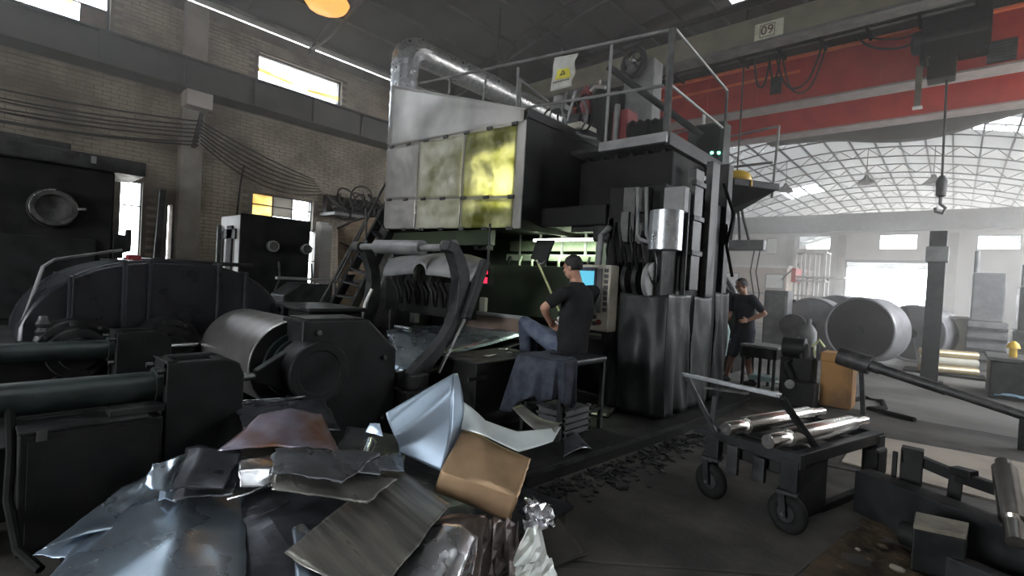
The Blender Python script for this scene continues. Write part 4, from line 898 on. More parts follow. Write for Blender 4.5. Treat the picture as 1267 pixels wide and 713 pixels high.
m=MB(); m.lathe((c.x-.1,6.1,3.95),(1,0,0),[(0,.1),(.3,.1),(.3,.07),(.36,.06)],18); part(m,'motor','dark_steel',t)
m=MB(); m.lathe((c.x+.0,5.8,4.02),(0,0,1),[(0,.13),(.06,.15),(.07,.1),(.2,.1)],20); part(m,'filter','grey_steel',t)
m=MB(); m.tube([at(702,112,Y=5.6),at(695,135,Y=5.6),at(702,158,Y=5.6),at(720,168,Y=5.55),at(738,172,Y=5.5)],.018); part(m,'long_hose','worn_grey_paint',t)
c=at(763,130,Y=6.9); t=up('tall_panel','tall black electrical panel standing behind the mezzanine tanks','electrical box',V(c.x,6.9,3.3))
m=MB(); m.box((c.x-.2,6.75,3.3),(c.x+.12,7.1,4.55)); part(m,'case','oily_black',t,bevel=.01)
m=MB(); m.box((c.x-.17,6.74,3.4),(c.x+.09,6.75,4.5)); part(m,'door','worn_black_steel',t,bevel=.004)
c=at(672,112,Y=7.0); t=up('red_motor','small dark red motor behind the warning sheet on mezzanine','motor',V(c.x,7,3.3))
m=MB(); m.box((c.x-.18,6.85,3.3),(c.x+.18,7.2,4.1)); part(m,'stand','oily_black',t,bevel=.01)
m=MB(); m.lathe((c.x-.25,7.0,4.3),(1,0,0),[(0,.1),(.04,.17),(.4,.17),(.44,.1)],18); part(m,'case','red_tank',t)
for k in range(3):
    m=MB(); m.cyl((c.x-.15+k*.1,6.85,4.28),(c.x-.15+k*.1,6.78,4.28),.02,8); part(m,'bolt','bright_steel',t)
c=at(659,128,Y=6.0); t=up('valve_block','bright bellows valve block at left end of mezzanine deck','valve',V(c.x,6,3.6))
m=MB(); m.lathe((c.x-.3,6.2,3.92),(.4,.0,-.15),[(h*.05,.09+(.03 if h%2 else 0)) for h in range(9)],16); part(m,'bellows','galvanised',t)
m=MB(); m.box((c.x-.35,5.95,3.6),(c.x+.35,6.4,3.8)); part(m,'block','oily_black',t,bevel=.01)
c=at(786,79,Y=6.9); t=up('fan','round dark cooling fan on a post above the mezzanine','fan',V(c.x,6.9,3.3))
m=MB(); m.torus((c.x,6.85,c.z),(0.2,1,0),.2,.05,24,8); part(m,'ring','oily_black',t)
for k in range(5):
    a=k*2*PI/5; m=MB(); m.prism([V(c.x,6.86,c.z),V(c.x+.18*math.cos(a),6.84,c.z+.18*math.sin(a)),V(c.x+.18*math.cos(a+.7),6.88,c.z+.18*math.sin(a+.7))],(0,.01,0)); part(m,'blade','dark_steel',t)
m=MB(); m.box((c.x-.22,6.95,3.3),(c.x+.3,7.25,c.z+.05)); part(m,'pedestal','worn_grey_paint',t,bevel=.02)
m=MB(); m.sphere((c.x+.03,6.8,c.z),.05,10,6); part(m,'hub','bright_steel',t)
c=at(790,158,Y=6.0); t=up('red_gear_motor','red and black finned motor low on the mezzanine corner','motor',V(c.x,6,3.3))
m=MB(); m.lathe((c.x-.1,5.95,3.55),(1,.2,0),[(h*.05,.15+(.03 if h%2 else 0)) for h in range(11)],20); part(m,'finned_case','oily_black',t)
m=MB(); m.box((c.x-.35,5.9,3.3),(c.x-.12,6.2,3.9)); part(m,'gearbox','red_tank',t,bevel=.02)
m=MB(); m.cyl((c.x-.25,5.85,3.3),(c.x-.25,5.85,3.95),.04,10); part(m,'pillar','worn_grey_paint',t)
# ---- side platform with the green lit box
t=thing('side_platform',(-2.7,7.3,3.0),'dark side platform with thin railing holding hoses behind the mill','platform')
a=at(838,226,Y=7.0); b=at(936,236,Y=7.6)
m=MB(); m.prism([V(-3.3,6.95,2.96),V(-2.3,6.95,2.96),V(-1.9,7.6,2.96),V(-3.3,7.6,2.96)],(0,0,.1)); part(m,'deck','worn_black_steel',t,bevel=.01)
m=MB(); m.hexa([V(-3.1,6.95,2.5),V(-2.7,6.95,2.5),V(-2.7,7.5,2.5),V(-3.1,7.5,2.5)],[V(-3.3,6.95,2.96),V(-2.3,6.95,2.96),V(-1.95,7.6,2.96),V(-3.3,7.6,2.96)]); part(m,'bracket','oily_black',t)
m=MB(); m.box((-3.1,7.0,0),(-2.6,7.5,2.5)); part(m,'column','worn_black_steel',t,bevel=.01)
for p,q in (((905,169,7.6),(964,156,7.6)),((905,207,7.6),(956,201,7.6)),((964,156,7.6),(955,245,7.6)),((832,165,7.3),(858,160,7.3))):
    m=MB(); m.cyl(at(p[0],p[1],Y=p[2]),at(q[0],q[1],Y=q[2]),.018,8); part(m,'rail','worn_grey_paint',t)
t=thing('switch_box',(-2.85,7.5,3.3),'dark green switch box with two green pilot lights','electrical box')
m=MB(); m.box((-3.14,7.3,3.34),(-2.6,7.58,3.98)); part(m,'body','green_black_paint',t,bevel=.012)
m=MB(); m.box((-3.0,7.285,3.4),(-2.66,7.3,3.94)); part(m,'door','oily_black',t,bevel=.006)
for px in (880.5,889):
    c=at(px,189 ,Y=7.27); m=MB(); m.cyl(c,c+V(0,.02,0),.022,12); part(m,'pilot_light','led_green',t)
m=MB(); m.cyl((-2.95,7.4,3.98),(-2.95,7.4,4.16),.025,8); m2=MB(); m2.cyl((-3.12,7.45,3.06),(-3.12,7.45,3.34),.02,8); m3=MB(); m3.cyl((-2.62,7.45,3.06),(-2.62,7.45,3.34),.02,8)
part(m,'aerial','white_paint',t); part(m2,'leg','worn_black_steel',t); part(m3,'leg','worn_black_steel',t)
for i,(px,py,mt,lb) in enumerate(((848,216,'white_hose','tangle of whitish hose on the side platform edge'),(884,226,'tan_hose','tan coiled hose hanging under green lit box'))):
    c=at(px,py,Y=7.05); m=MB()
    for k in range(5): m.torus(c+V(random.uniform(-.05,.05),random.uniform(-.05,.05),random.uniform(-.03,.08)),(random.uniform(-.5,.5),1,random.uniform(-.6,.6)),.16+.02*k,.018,22,6)
    tag(part(m,'hose_coil',mt),lb,'hose')
c=at(911,222,Y=7.3); m=MB(); m.sphere(c,.17,16,10,(1.2,1,.75)); m.box(c-V(.25,.12,.14),c+V(.25,.15,-.06)); tag(part(m,'yellow_bundle','warm_yellow'),'orange yellow bundle lying on the dark side platform','bundle')
# ================================================================ COILER ARMS, FEED TABLE, OPERATOR SET
t=thing('curved_arm_press',(-4.3,3.0,0),'pair of curved steel arms holding a press roller above the strip','machine arm')
def arm(px_in,px_out,X,w,name,mat='worn_black_steel'):
    pts=[at(x,y,X=X) for x,y in px_in]+[at(x,y,X=X) for x,y in reversed(px_out)]
    n=len(px_in); m=MB()
    for s in (0,1): m.v+= [p+V(w*(s-.5),0,0) for p in pts]
    N=2*n; m.f=[]
    for i in range(n-1):
        a,b,c,d=i,i+1,N-2-i,N-1-i
        m.f+= [(a,b,c,d),(N+d,N+c,N+b,N+a),(a,N+a,N+b,b),(d,c,N+c,N+d)]
    m.f+=[(0,N-1,2*N-1,N),(n-1,N+n-1,N+n,n)]; m.sm=[False]*len(m.f)
    return part(m,name,mat,t,bevel=.008)
arm([(549,309),(555,314),(560,330),(563,347),(562,366),(559,386),(553,403),(545,417),(532,433),(516,449),(505,462),(497,480)],
    [(553,298),(563,303),(571,319),(576,335),(577,356),(575,376),(571,394),(563,410),(552,425),(538,443),(528,458),(522,480)],-3.5,.12,'curved_arm')
arm([(446,307),(449,316),(455,336),(456,350),(454,364),(451,378),(447,392),(443,405)],
    [(452,298),(459,310),(465,325),(468,345),(468,360),(466,376),(461,392),(458,405)],-5.1,.12,'curved_arm')
p=at(444,303,Y=3.04); q=at(556,304,Y=3.04)
mb=MB(); mb.cyl((p.x-.06,3.04,1.79),(q.x+.1,3.04,1.77),.035,16); part(mb,'roller_shaft','grey_steel',t)
a=at(467,303,Y=3.04); b=at(523,304,Y=3.04)
mb=MB(); mb.lathe((a.x,3.04,1.787),(b.x-a.x,0,-.015),[(0,.05),(0,.075),(b.x-a.x,.075),(b.x-a.x,.05)],28); part(mb,'press_roller','grey_steel',t)
for x in (p.x,q.x):
    mb=MB(); mb.lathe((x-.07,3.04,1.785),(1,0,0),[(0,.05),(0,.062),(.14,.062),(.14,.05)],20); part(mb,'pivot_hub','dark_steel',t)
m=MB(); m.bar(at(601,322,X=-3.42),at(575,395,X=-3.42),.085); part(m,'lift_cylinder','worn_black_steel',t,bevel=.02)
m=MB(); m.cyl(at(577,390,X=-3.42),at(543,462,X=-3.42),.02,14); part(m,'lift_rod','bright_steel',t)
m=MB(); m.cyl(at(574,388,X=-3.46),at(581,389,X=-3.38),.03,12); part(m,'lift_pin','bright_steel',t)
c=at(508,482,X=-3.5); m=MB(); m.box((-3.66,c.y-.14,.0),(-3.34,c.y+.16,c.z+.02)); part(m,'pivot_block','oily_black',t,bevel=.02)
m=MB(); m.box((-3.62,c.y-.1,c.z+.02),(-3.56,c.y+.1,c.z+.15)); m2=MB(); m2.box((-3.44,c.y-.1,c.z+.02),(-3.38,c.y+.1,c.z+.15)); part(m,'clevis','worn_black_steel',t,bevel=.012); part(m2,'clevis','worn_black_steel',t,bevel=.012)
c=at(450,404,X=-5.1); m=MB(); m.box((-5.25,c.y-.15,0),(-4.95,c.y+.15,c.z+.03)); part(m,'pivot_block','oily_black',t,bevel=.02)
m=MB(); m.tube([at(460,358,X=-5.0),at(452,375,X=-5.0),at(446,396,X=-5.0)],.018); part(m,'arm_hose','white_paint',t)
# shield plate behind the roller
t=thing('shield_plate',at(540,345,Y=3.9),'curved bare steel shield with a round notch behind press roller','shield')
up_=[(484,320),(500,317),(520,316),(540,314),(560,313),(580,315),(602,322)]; lo_=[(474,342),(497,340.5),(511,339),(527,340),(545,342),(565,345),(583,349)]
hole=[(511,339),(512,331),(519,326),(526,330),(527,340)]
poly=[at(x,y,Y=3.85) for x,y in up_]; lows=[at(x,y,Y=3.75) for x,y in [(474,342),(497,340.5)]+hole+[(545,342),(565,345),(583,349)]]
m=MB(); us=[]
xs=[474,485,497,504,511,512,515,519,523,526,527,535,545,555,565,574,583]
def lo_y(x):
    pts=[(474,342),(497,340.5),(511,339),(511.6,333),(515,328),(519,326),(523,328),(526.4,332),(527,340),(545,342),(565,345),(583,349)]
    for (a,ya),(b,yb) in zip(pts,pts[1:]):
        if a<=x<=b: return ya+(yb-ya)*(x-a)/(b-a)
def up_y(x):
    xx=484+(x-474)/109*118
    for (a,ya),(b,yb) in zip(up_,up_[1:]):
        if a<=xx<=b: return xx,ya+(yb-ya)*(xx-a)/(b-a)
vs=[];fs=[]
for i,x in enumerate(xs):
    ux,uy=up_y(x); l=at(x,lo_y(x),Y=3.7); u_=at(ux,uy,Y=3.95)
    for k in range(5):
        f=k/4; pp=l.lerp(u_,f); pp.y-=.035*math.sin(PI*f); vs.append(pp)
for i in range(len(xs)-1):
    for k in range(4): fs.append((i*5+k,(i+1)*5+k,(i+1)*5+k+1,i*5+k+1))
m.add(vs,fs,True); part(m,'shield','grey_steel',t,solid=.012)
m=MB(); m.bar(at(483,320,Y=3.95),at(470,358,Y=3.8),.03); m2=MB(); m2.bar(at(600,322,Y=3.95),at(586,352,Y=3.8),.05); part(m,'side_stay','worn_grey_paint',t); part(m2,'side_stay','dark_steel',t)
m=MB(); a=at(478,345,Y=3.95); b=at(580,350,Y=3.95); m.box((a.x,3.96,1.0),(b.x,4.1,a.z)); part(m,'backing','oily_black',t)
# feed table
t=thing('feed_table',(-4.3,3.6,0),'feed table with the pale steel strip running into the mill','table')
S0,S1,S2,S3=at(490,462,X=-3.72),at(478,409,X=-4.8),at(592,401,X=-4.85),at(650,414,X=-3.72)
m=MB(); m.grid(lambda u,v:(S0.lerp(S3,u)).lerp(S1.lerp(S2,u),v)+V(0,0,.03*math.sin(u*4)*(1-u)),20,6); part(m,'steel_strip','sheet_blue',t,solid=.004)
lo=min(S0.z,S1.z)-.05
m=MB(); m.hexa([V(-4.85,2.75,.0),V(-3.66,2.75,.0),V(-3.66,4.5,.0),V(-4.85,4.5,.0)],[V(-4.85,S1.y+.1,S1.z-.05),V(-3.66,S0.y+.05,S0.z-.05),V(-3.66,4.5,S3.z-.06),V(-4.85,4.5,S2.z-.08)]); part(m,'table_body','oily_black',t,bevel=.015)
for (x,y,l) in ((508,372,.5),):
    m=MB(); a=at(508,368,Y=4.1); b=at(557,372,Y=4.1); m.box((a.x,4.1,a.z-.1),(b.x,4.18,a.z+.06)); part(m,'bridge_beam','grey_steel',t,bevel=.008)
    m=MB(); m.box((a.x,4.1,.85),(a.x+.12,4.18,a.z-.1)); m2=MB(); m2.box((b.x-.1,4.1,.85),(b.x,4.18,a.z-.1)); part(m,'bridge_leg','grey_steel',t,bevel=.008); part(m2,'bridge_leg','dark_steel',t,bevel=.008)
m=MB(); m.cyl((-4.8,S1.y+.12,S1.z+.03),(-4.55,S1.y+.14,S1.z+.03),.03,12); part(m,'end_roller','bright_steel',t)
m=MB()
a=at(482,352,Y=3.9)
for k in range(6):
    x=a.x+.1+k*.18; m=MB(); m.tube([(x,3.95,1.55),(x+.06,3.86,1.4),(x+.15,3.86,1.3),(x+.12,3.92,1.12)],.02); part(m,'hose','rubber' if k%2 else 'worn_black_steel',t)
# black valve bench right of the feed table
t=thing('valve_bench',(-3.4,3.7,.12),'black oily valve bench littered with scraps left of the draped stool','bench')
m=MB(); m.box((-3.62,3.05,.12),(-3.1,3.98,.74)); part(m,'body','oily_black',t,bevel=.012)
m=MB(); m.box((-3.64,3.02,.74),(-3.08,4.0,.76)); part(m,'top','worn_black_steel',t,bevel=.004)
m=MB(); a=at(590,468,X=-3.09); m.box((-3.1,a.y-.1,a.z-.02),(-3.085,a.y+.12,a.z+.01)); part(m,'label_plate','dark_steel',t)
for i,(px,py,w_,l_) in enumerate(((582,423,.15,.05),(606,424,.12,.05),(607,440,.12,.03),(625,432,.1,.06),(632,436,.06,.05))):
    c=at(px,py,Z=.77); q=[c+V(-l_,-w_/2,0),c+V(l_,-w_/2,0),c+V(l_*.7,w_/2,.01),c+V(-l_*.8,w_/2,0)]
    sheet('paper_scrap',('long pale scrap on left end of black valve bench','second pale scrap beside the long scrap on bench','low pale strip on the front of the valve bench','crumpled grey scrap on right end of valve bench','small crumpled scrap at the far right end of bench')[i],'sheet_white' if i<3 else 'sheet_silver',q,amp=.004 if i<3 else .02,n=(8,8),group='scraps on the valve bench')
# red digital display
t=thing('digital_display',at(600,342,Y=4.4),'small black digital counter with red glowing digits','display')
c=at(600,342,Y=4.4); m=MB(); m.box((c.x-.07,4.4,c.z-.13),(c.x+.07,4.48,c.z+.12)); part(m,'case','oily_black',t,bevel=.008)
def digit8(cx,cz,w_,h_,name):
    m=MB(); s=.006; y=4.395
    for (x0,z0,x1,z1) in ((-w_,h_,w_,h_),(-w_,0,w_,0),(-w_,-h_,w_,-h_),(-w_,0,-w_,h_),(w_,0,w_,h_),(-w_,-h_,-w_,0),(w_,-h_,w_,0)):
        m.box((cx+min(x0,x1)-s,y,cz+min(z0,z1)-s),(cx+max(x0,x1)+s,y+.005,cz+max(z0,z1)+s))
    part(m,name,'led_red',t,kind='stuff')
for i in (0,1): digit8(c.x-.025+.05*i,c.z+.06,.014,.025,'digit'); digit8(c.x-.025+.05*i,c.z-.05,.014,.03,'digit')
m=MB(); m.cyl((c.x,4.44,c.z+.12),(c.x,4.44,2.2),.015,8); part(m,'hanger','worn_black_steel',t)
c=at(596,378,Y=4.4); m=MB(); m.box((c.x-.05,4.4,c.z-.08),(c.x+.05,4.46,c.z+.1)); tag(part(m,'pale_switch','beige_plastic',None,bevel=.01),'small pale switch box under the red counter','switch')
# black clipboard on a yellow pole
t=thing('board_stand',at(690,372,Y=4.7),'tilted black board on a thin yellow green pole','board stand')
a,b,c,d=at(656,320,Y=4.75),at(675,326,Y=4.7),at(685,297,Y=4.75),at(664,297,Y=4.8)
m=MB(); m.prism([a,b,c,d],(.01,.02,0)); part(m,'board','black_paint',t,bevel=.004)
m=MB(); m.cyl(at(664,322,Y=4.72),at(692,385,Y=4.72),.014,8); part(m,'pole','pole_yellow',t)
m=MB(); m.tube([at(664,324,Y=4.71),at(670,327,Y=4.71),at(677,322,Y=4.72)],.012); part(m,'clamp','worn_grey_paint',t)
m=MB(); p=at(692,385,Y=4.72); m.cyl(p,V(p.x,p.y,.8),.012,8); part(m,'lower_pole','worn_black_steel',t)
# control pendant
t=thing('machine_console',(-2.9,4.62,1.0),'beige machine console with lit cyan screen in front of operator','console')
m=MB(); m.box((-3.26,4.6,1.0),(-2.73,4.78,1.72)); part(m,'case','beige_plastic',t,bevel=.015)
m=MB(); m.box((-3.22,4.585,1.36),(-2.9,4.605,1.69)); sc_=part(m,'screen_bezel','screen_frame',t,bevel=.006)
m=MB(); m.box((-3.19,4.578,1.42),(-2.925,4.588,1.65)); part(m,'screen','screen_cyan',sc_)
m=MB(); m.box((-2.89,4.585,1.2),(-2.83,4.602,1.68)); part(m,'key_strip','worn_grey_paint',t,bevel=.004)
for k in range(8):
    m=MB(); z=1.22+k*.06; m.box((-2.80,4.583,z),(-2.755,4.602,z+.04)); part(m,'key','key_dark',t,bevel=.004)
for k in range(4):
    for j in range(5):
        m=MB(); x=-3.2+j*.07; z=1.06+k*.07; m.box((x,4.585,z),(x+.045,4.602,z+.045)); part(m,'key','key_dark' if (k+j)%3 else 'white_paint',t,bevel=.003)
m=MB(); m.cyl((-2.84,4.58,1.1),(-2.84,4.6,1.1),.03,14); part(m,'emergency_knob','red_tank',t)
m=MB(); m.tube([(-2.95,4.7,1.72),(-2.95,4.72,2.05),(-2.97,4.9,2.15),(-3.0,5.05,2.15)],.035,10); part(m,'hanging_arm','worn_grey_paint',t)
# ---- stool with the denim jacket, crate
t=thing('stool',(-2.66,3.72,.12),'tall black box stool the operator sits on','stool')
sx0,sx1,sy0,sy1,sz=-2.93,-2.46,3.45,4.18,.82
m=MB(); m.box((sx0,sy0,sz-.06),(sx1,sy1,sz)); part(m,'seat','tarp_black',t,bevel=.02)
for x in (sx0+.03,sx1-.03):
    for y in (sy0+.03,sy1-.03):
        m=MB(); m.box((x-.02,y-.02,.12),(x+.02,y+.02,sz-.06)); part(m,'leg','worn_black_steel',t,bevel=.004)
for y in (sy0+.03,sy1-.03):
    m=MB(); m.box((sx0+.03,y-.012,.4),(sx1-.03,y+.012,.43)); part(m,'stretcher','worn_black_steel',t)
for x in (sx0+.03,sx1-.03):
    m=MB(); m.box((x-.012,sy0+.03,.3),(x+.012,sy1-.03,.33)); part(m,'stretcher','worn_black_steel',t)
def drape(u,v):
    # u runs across the front/left sides, v from the top to the hem
    path=[V(sx0-.03,3.95,0),V(sx0-.03,sy0-.02,0),V(sx0+.18,sy0-.04,0),V(sx1-.08,sy0-.04,0),V(sx1+.02,sy0-.01,0),V(sx1+.03,3.62,0)]
    k=min(4,int(u*5)); f=u*5-k; p=path[k].lerp(path[k+1],f); c=V((sx0+sx1)/2,(sy0+sy1)/2,0)
    if v<.3:
        w_=v/.3; q=c.lerp(p,.35+.65*w_); return V(q.x,q.y,sz+.012+.012*noise.noise((q.x*9,q.y*9,0)))
    w_=(v-.3)/.7; out=(p-c).normalized(); flare=.16*max(0,1-u*1.35)+.01
    hem=.42+.1*math.sin(u*7)-.1*max(0,u-.75)*2-(.08 if .3<u<.5 else 0)
    q=p+out*(flare*w_+.03*w_*math.sin(u*32)+.012*w_*math.sin(u*70))
    return V(q.x,q.y,sz+.01-hem*w_)
m=MB(); m.grid(drape,60,22); tag(part(m,'denim_jacket','denim',None,solid=.008),'faded denim jacket draped over front of tall box stool','jacket')
t=thing('plastic_crate',(-2.62,3.6,.12),'dark slatted plastic crate standing under the draped stool','crate')
cx0,cx1,cy0,cy1=-2.78,-2.47,3.52,3.95
m=MB(); m.box((cx0,cy0,.12),(cx1,cy1,.14)); part(m,'base','rubber',t)
for k in range(4):
    z=.15+k*.06
    for (a,b) in (((cx0,cy0),(cx1,cy0+.02)),((cx0,cy1-.02),(cx1,cy1)),((cx0,cy0+.02),(cx0+.02,cy1-.02)),((cx1-.02,cy0+.02),(cx1,cy1-.02))):
        m=MB(); m.box((a[0],a[1],z),(b[0],b[1],z+.04)); part(m,'slat','key_dark',t)
for x in (cx0,cx1-.03):
    for y in (cy0,cy1-.03):
        m=MB(); m.box((x,y,.14),(x+.03,y+.03,.39)); part(m,'post','key_dark',t)
sheet('paper_sheet','pale flat paper scrap on the platform right of crate','sheet_brown_grey',[A(724,512,.135),A(752,516,.135),A(764,504,.135),A(735,500,.135)],amp=.004,n=(6,6),group=None)
# ---- steep stair left of the hood
t=thing('steel_stair',at(430,350,X=-6.7),'steep dark steel stair with handrails left of the fume hood','stair')
B0,B1=at(405,392,X=-6.9),at(482,250,X=-7.15); C0,C1=at(432,392,X=-6.6),at(492,268,X=-6.9)
for p,q in ((B0,B1),(C0,C1)):
    m=MB(); m.bar(p,q,.05,.14); part(m,'stringer','worn_black_steel',t)
for k in range(9):
    f=(k+.5)/9; p=B0.lerp(B1,f); q=C0.lerp(C1,f); m=MB(); m.bar(p,q,.16,.03); part(m,'tread','worn_black_steel',t)
m=MB(); m.cyl(at(391,385,X=-7),at(478,226,X=-7.2),.02,8); part(m,'handrail','dark_steel',t)
m=MB(); m.cyl(at(415,350,X=-7),at(458,265,X=-7.1),.018,8); part(m,'handrail','dark_steel',t)
for (a,b,c,d) in ((453,258,453,300),(433,312,436,350),(414,340,416,385)):
    m=MB(); m.cyl(at(a,b,X=-7.05),at(c,d,X=-6.98),.018,8); part(m,'rail_post','dark_steel',t)
m=MB(); m.box((-7.4,B0.y-.4,.0),(-6.5,B0.y+.1,B0.z)); part(m,'stair_foot','oily_black',t,bevel=.01)
m=MB(); m.bar(at(431,338,X=-6.95),at(458,337,X=-6.75),.05); part(m,'landing_bar','rust_brown',t)
# ================================================================ CART WITH POLISHED ROLLS
t=thing('roll_cart',(-.85,4.1,0),'black steel trolley cart carrying two polished rolls on the floor plate','cart')
ud=V(.262,.965,0); vd=V(.965,-.262,0); O=V(-1.0,3.58,0)
def cp(u,v,z): return O+ud*u+vd*v+V(0,0,z)
def cbox(u0,u1,v0,v1,z0,z1,name,mat='black_paint',bv=.006):
    m=MB(); m.hexa([cp(u0,v0,z0),cp(u0,v1,z0),cp(u1,v1,z0),cp(u1,v0,z0)],[cp(u0,v0,z1),cp(u0,v1,z1),cp(u1,v1,z1),cp(u1,v0,z1)]); return part(m,name,mat,t,bevel=bv)
m=MB(); m.hexa([cp(0,-.42,.44),cp(0,.36,.42),cp(.06,.36,.42),cp(.06,-.42,.44)],[cp(0,-.42,.485),cp(0,.36,.52),cp(.06,.36,.52),cp(.06,-.42,.485)]); part(m,'front_beam','black_paint',t,bevel=.006)
cbox(1.12,1.2,-.3,.36,.42,.52,'rear_beam'); cbox(.06,1.15,.29,.36,.44,.52,'side_beam'); cbox(.06,1.15,-.3,-.23,.42,.5,'side_beam')
cbox(.05,.4,-.25,.3,.34,.42,'belly_plate','oily_black'); cbox(.4,.52,-.25,.3,.42,.47,'cross_member'); cbox(.85,.97,-.25,.3,.42,.49,'cross_member')
cbox(-.01,.05,-.31,-.2,.28,.46,'front_leg'); cbox(-.01,.05,.24,.35,.25,.47,'front_leg'); cbox(-.015,.02,-.13,-.05,.24,.44,'hanging_plate','worn_black_steel'); cbox(-.015,.02,.06,.14,.26,.42,'hanging_plate','worn_black_steel')
cbox(1.1,1.2,.26,.37,.0,.5,'rear_leg'); cbox(1.1,1.2,-.32,-.22,.0,.5,'rear_leg'); cbox(1.0,1.18,.3,.4,.22,.42,'rear_gusset','oily_black',.02)
cbox(.35,1.05,.3,.35,.08,.13,'bottom_bar','oily_black'); cbox(.02,.4,.3,.34,.08,.44,'side_sheet','oily_black')
def caster(v,zt):
    c=cp(.02,v,.128); ax=V(.35,.94,0).normalized(); fr=V(-.94,.35,0)
    m=MB(); m.torus(c,ax,.088,.04,32,12); w_=part(m,'wheel','rubber',t)
    m=MB(); m.lathe(c-ax*.024,ax,[(0,.02),(0,.055),(.012,.066),(.036,.066),(.048,.055),(.048,.02)],20); part(m,'wheel_hub','worn_black_steel',w_)
    for k in range(6):
        a=k*PI/3; e=(fr*math.cos(a)+V(0,0,1)*math.sin(a)); m=MB(); m.cyl(c+ax*.022+e*.035,c+ax*.03+e*.035,.006,6); part(m,'hub_bolt','bright_steel',w_)
    for s in (-1,1):
        m=MB(); b0=c+ax*.05*s; b1=c+ax*.05*s+V(0,0,zt-.128)+fr*.02; m.bar(b0-V(0,0,.02),b1,.012,.045,up=fr); part(m,'fork','black_paint',t)
    m=MB(); m.cyl(c-ax*.06,c+ax*.06,.012,10); part(m,'axle','dark_steel',t)
    m=MB(); m.box(c+V(-.06,-.06,zt-.141),c+V(.06,.06,zt-.121)); part(m,'swivel_plate','black_paint',t)
caster(-.26,.3); caster(.29,.27)
h0,h1=at(845,463,Y=3.62),at(966,490,Y=3.46)
m=MB(); m.bar(h0,h1,.035,.028); part(m,'handle_bar','galvanised',t,bevel=.004,label='worn bright handle bar')
m=MB(); m.bar(h1-V(0,0,.01),cp(.3,.31,.5),.045,.03); part(m,'handle_stay','black_paint',t,bevel=.004)
m=MB(); m.bar(h0-V(0,0,.01)+V(.03,0,0),cp(.03,-.25,.47),.045,.03); part(m,'handle_stay','black_paint',t,bevel=.004)
m=MB(); m.bar(cp(.02,-.28,.47),cp(.02,-.27,.74),.03,.03); part(m,'handle_post','black_paint',t)
m=MB(); m.bar(at(872,480,Y=3.75),at(925,487,Y=3.68),.04,.014); part(m,'cross_bar','dark_steel',t)
def roll(px,py,qx,qy,z,label):
    a=at(px,py,Z=z); b=at(qx,qy,Z=z); L=(b-a).length; f=L/1.25; d=b-a
    t=thing('polished_roll',a,label,'roll','polished rolls on the cart')
    m=MB(); m.lathe(a+d*.17,d,[(0,.04),(0,.057),(.006*f,.06),(.8*f,.06),(.806*f,.057),(.806*f,.04)],36); part(m,'barrel','polished_roll',t)
    m=MB(); m.lathe(a,d,[(0,.02),(0,.042),(.004,.045),(.2*f,.045),(.21*f,.04)],32); fj=part(m,'journal','polished_roll',t)
    m=MB(); m.lathe(a-d.normalized()*.004,d,[(0,.006),(0,.018),(.006,.018)],20); part(m,'centre_hole','dark_steel',fj)
    m=MB(); m.lathe(a+d*.81,d,[(0,.04),(.1*f,.04),(.1*f,.03),(.235*f,.03),(.235*f,.012)],28); part(m,'journal','polished_roll',t)
    return t
roll(898,531,1018,509,.585,'left polished steel roll lying on the black cart'); roll(950,547,1071,520,.585,'right polished steel roll lying nearest on the black cart')
# ================================================================ FRAME AT LOWER RIGHT
t=thing('roll_rack',(.1,4.0,0),'low black roll rack frame at the lower right beside the dirt trough','rack')
def rb(p,q,wx,wy,name,mat='oily_black',bv=.006):
    m=MB(); m.bar(p,q,wx,wy); return part(m,name,mat,t,bevel=bv)
rb(V(-.42,4.3,.15),V(.62,3.75,.15),.16,.3,'base_beam','black_paint'); rb(V(-.4,4.62,.1),V(.7,4.15,.1),.08,.2,'back_beam')
rb(V(-.16,4.4,.0),V(-.16,4.4,.5),.12,.1,'end_post'); rb(V(-.25,4.36,.2),V(-.25,4.36,.46),.03,.03,'thin_post'); rb(at(1117,572,Z=.45),at(1116,556,Z=.55),.012,.012,'spike')
rb(V(-.12,4.42,.42),V(.05,4.33,.4),.06,.07,'top_rail'); rb(V(.05,4.33,.4),V(.34,4.16,.4),.06,.07,'top_rail'); rb(V(.06,4.33,.2),V(.07,4.33,.42),.07,.08,'mid_post'); rb(V(.3,4.18,.2),V(.32,4.18,.42),.07,.08,'mid_post')
rb(V(.05,4.33,.43),V(.15,4.27,.44),.09,.05,'saddle'); 
rb(V(.02,3.62,.08),V(.66,3.4,.08),.1,.14,'front_beam','black_paint')
m=MB(); m.lathe(V(-.06,3.66,.06),(.9,-.35,0),[(0,.03),(0,.08),(.08,.08),(.08,.05),(.2,.05)],20); part(m,'end_bearing','worn_black_steel',t)
m=MB(); m.lathe(V(-.16,3.86,.1),(.9,-.35,.1),[(0,.05),(0,.07),(.1,.07)],16); part(m,'end_bearing','oily_black',t)
rb(V(.15,3.9,.02),V(.28,3.82,.02),.1,.06,'foot'); rb(V(.2,3.55,.12),V(.5,3.42,.2),.05,.05,'strut','worn_black_steel')
t=thing('roll_block',(.02,3.88,.05),'squat dark block with a pale top in front of the roll rack','block')
p0,p1,p2,p3=at(1130,650,Z=.28),at(1196,664,Z=.28),at(1199,648,Z=.28),at(1133,634,Z=.28)
m=MB(); m.hexa([V(p.x,p.y,.03) for p in (p0,p1,p2,p3)],[V(p.x,p.y,.26) for p in (p0,p1,p2,p3)]); part(m,'body','black_paint',t,bevel=.008)
m=MB(); m.hexa([V(p.x,p.y,.26) for p in (p0,p1,p2,p3)],[V(p.x,p.y,.285) for p in (p0,p1,p2,p3)]); part(m,'pale_top','concrete_block',t,bevel=.004)  # top slab in a paler colour than the body
a=at(1258,672,Z=.34); b=at(1241,572,Z=.62)
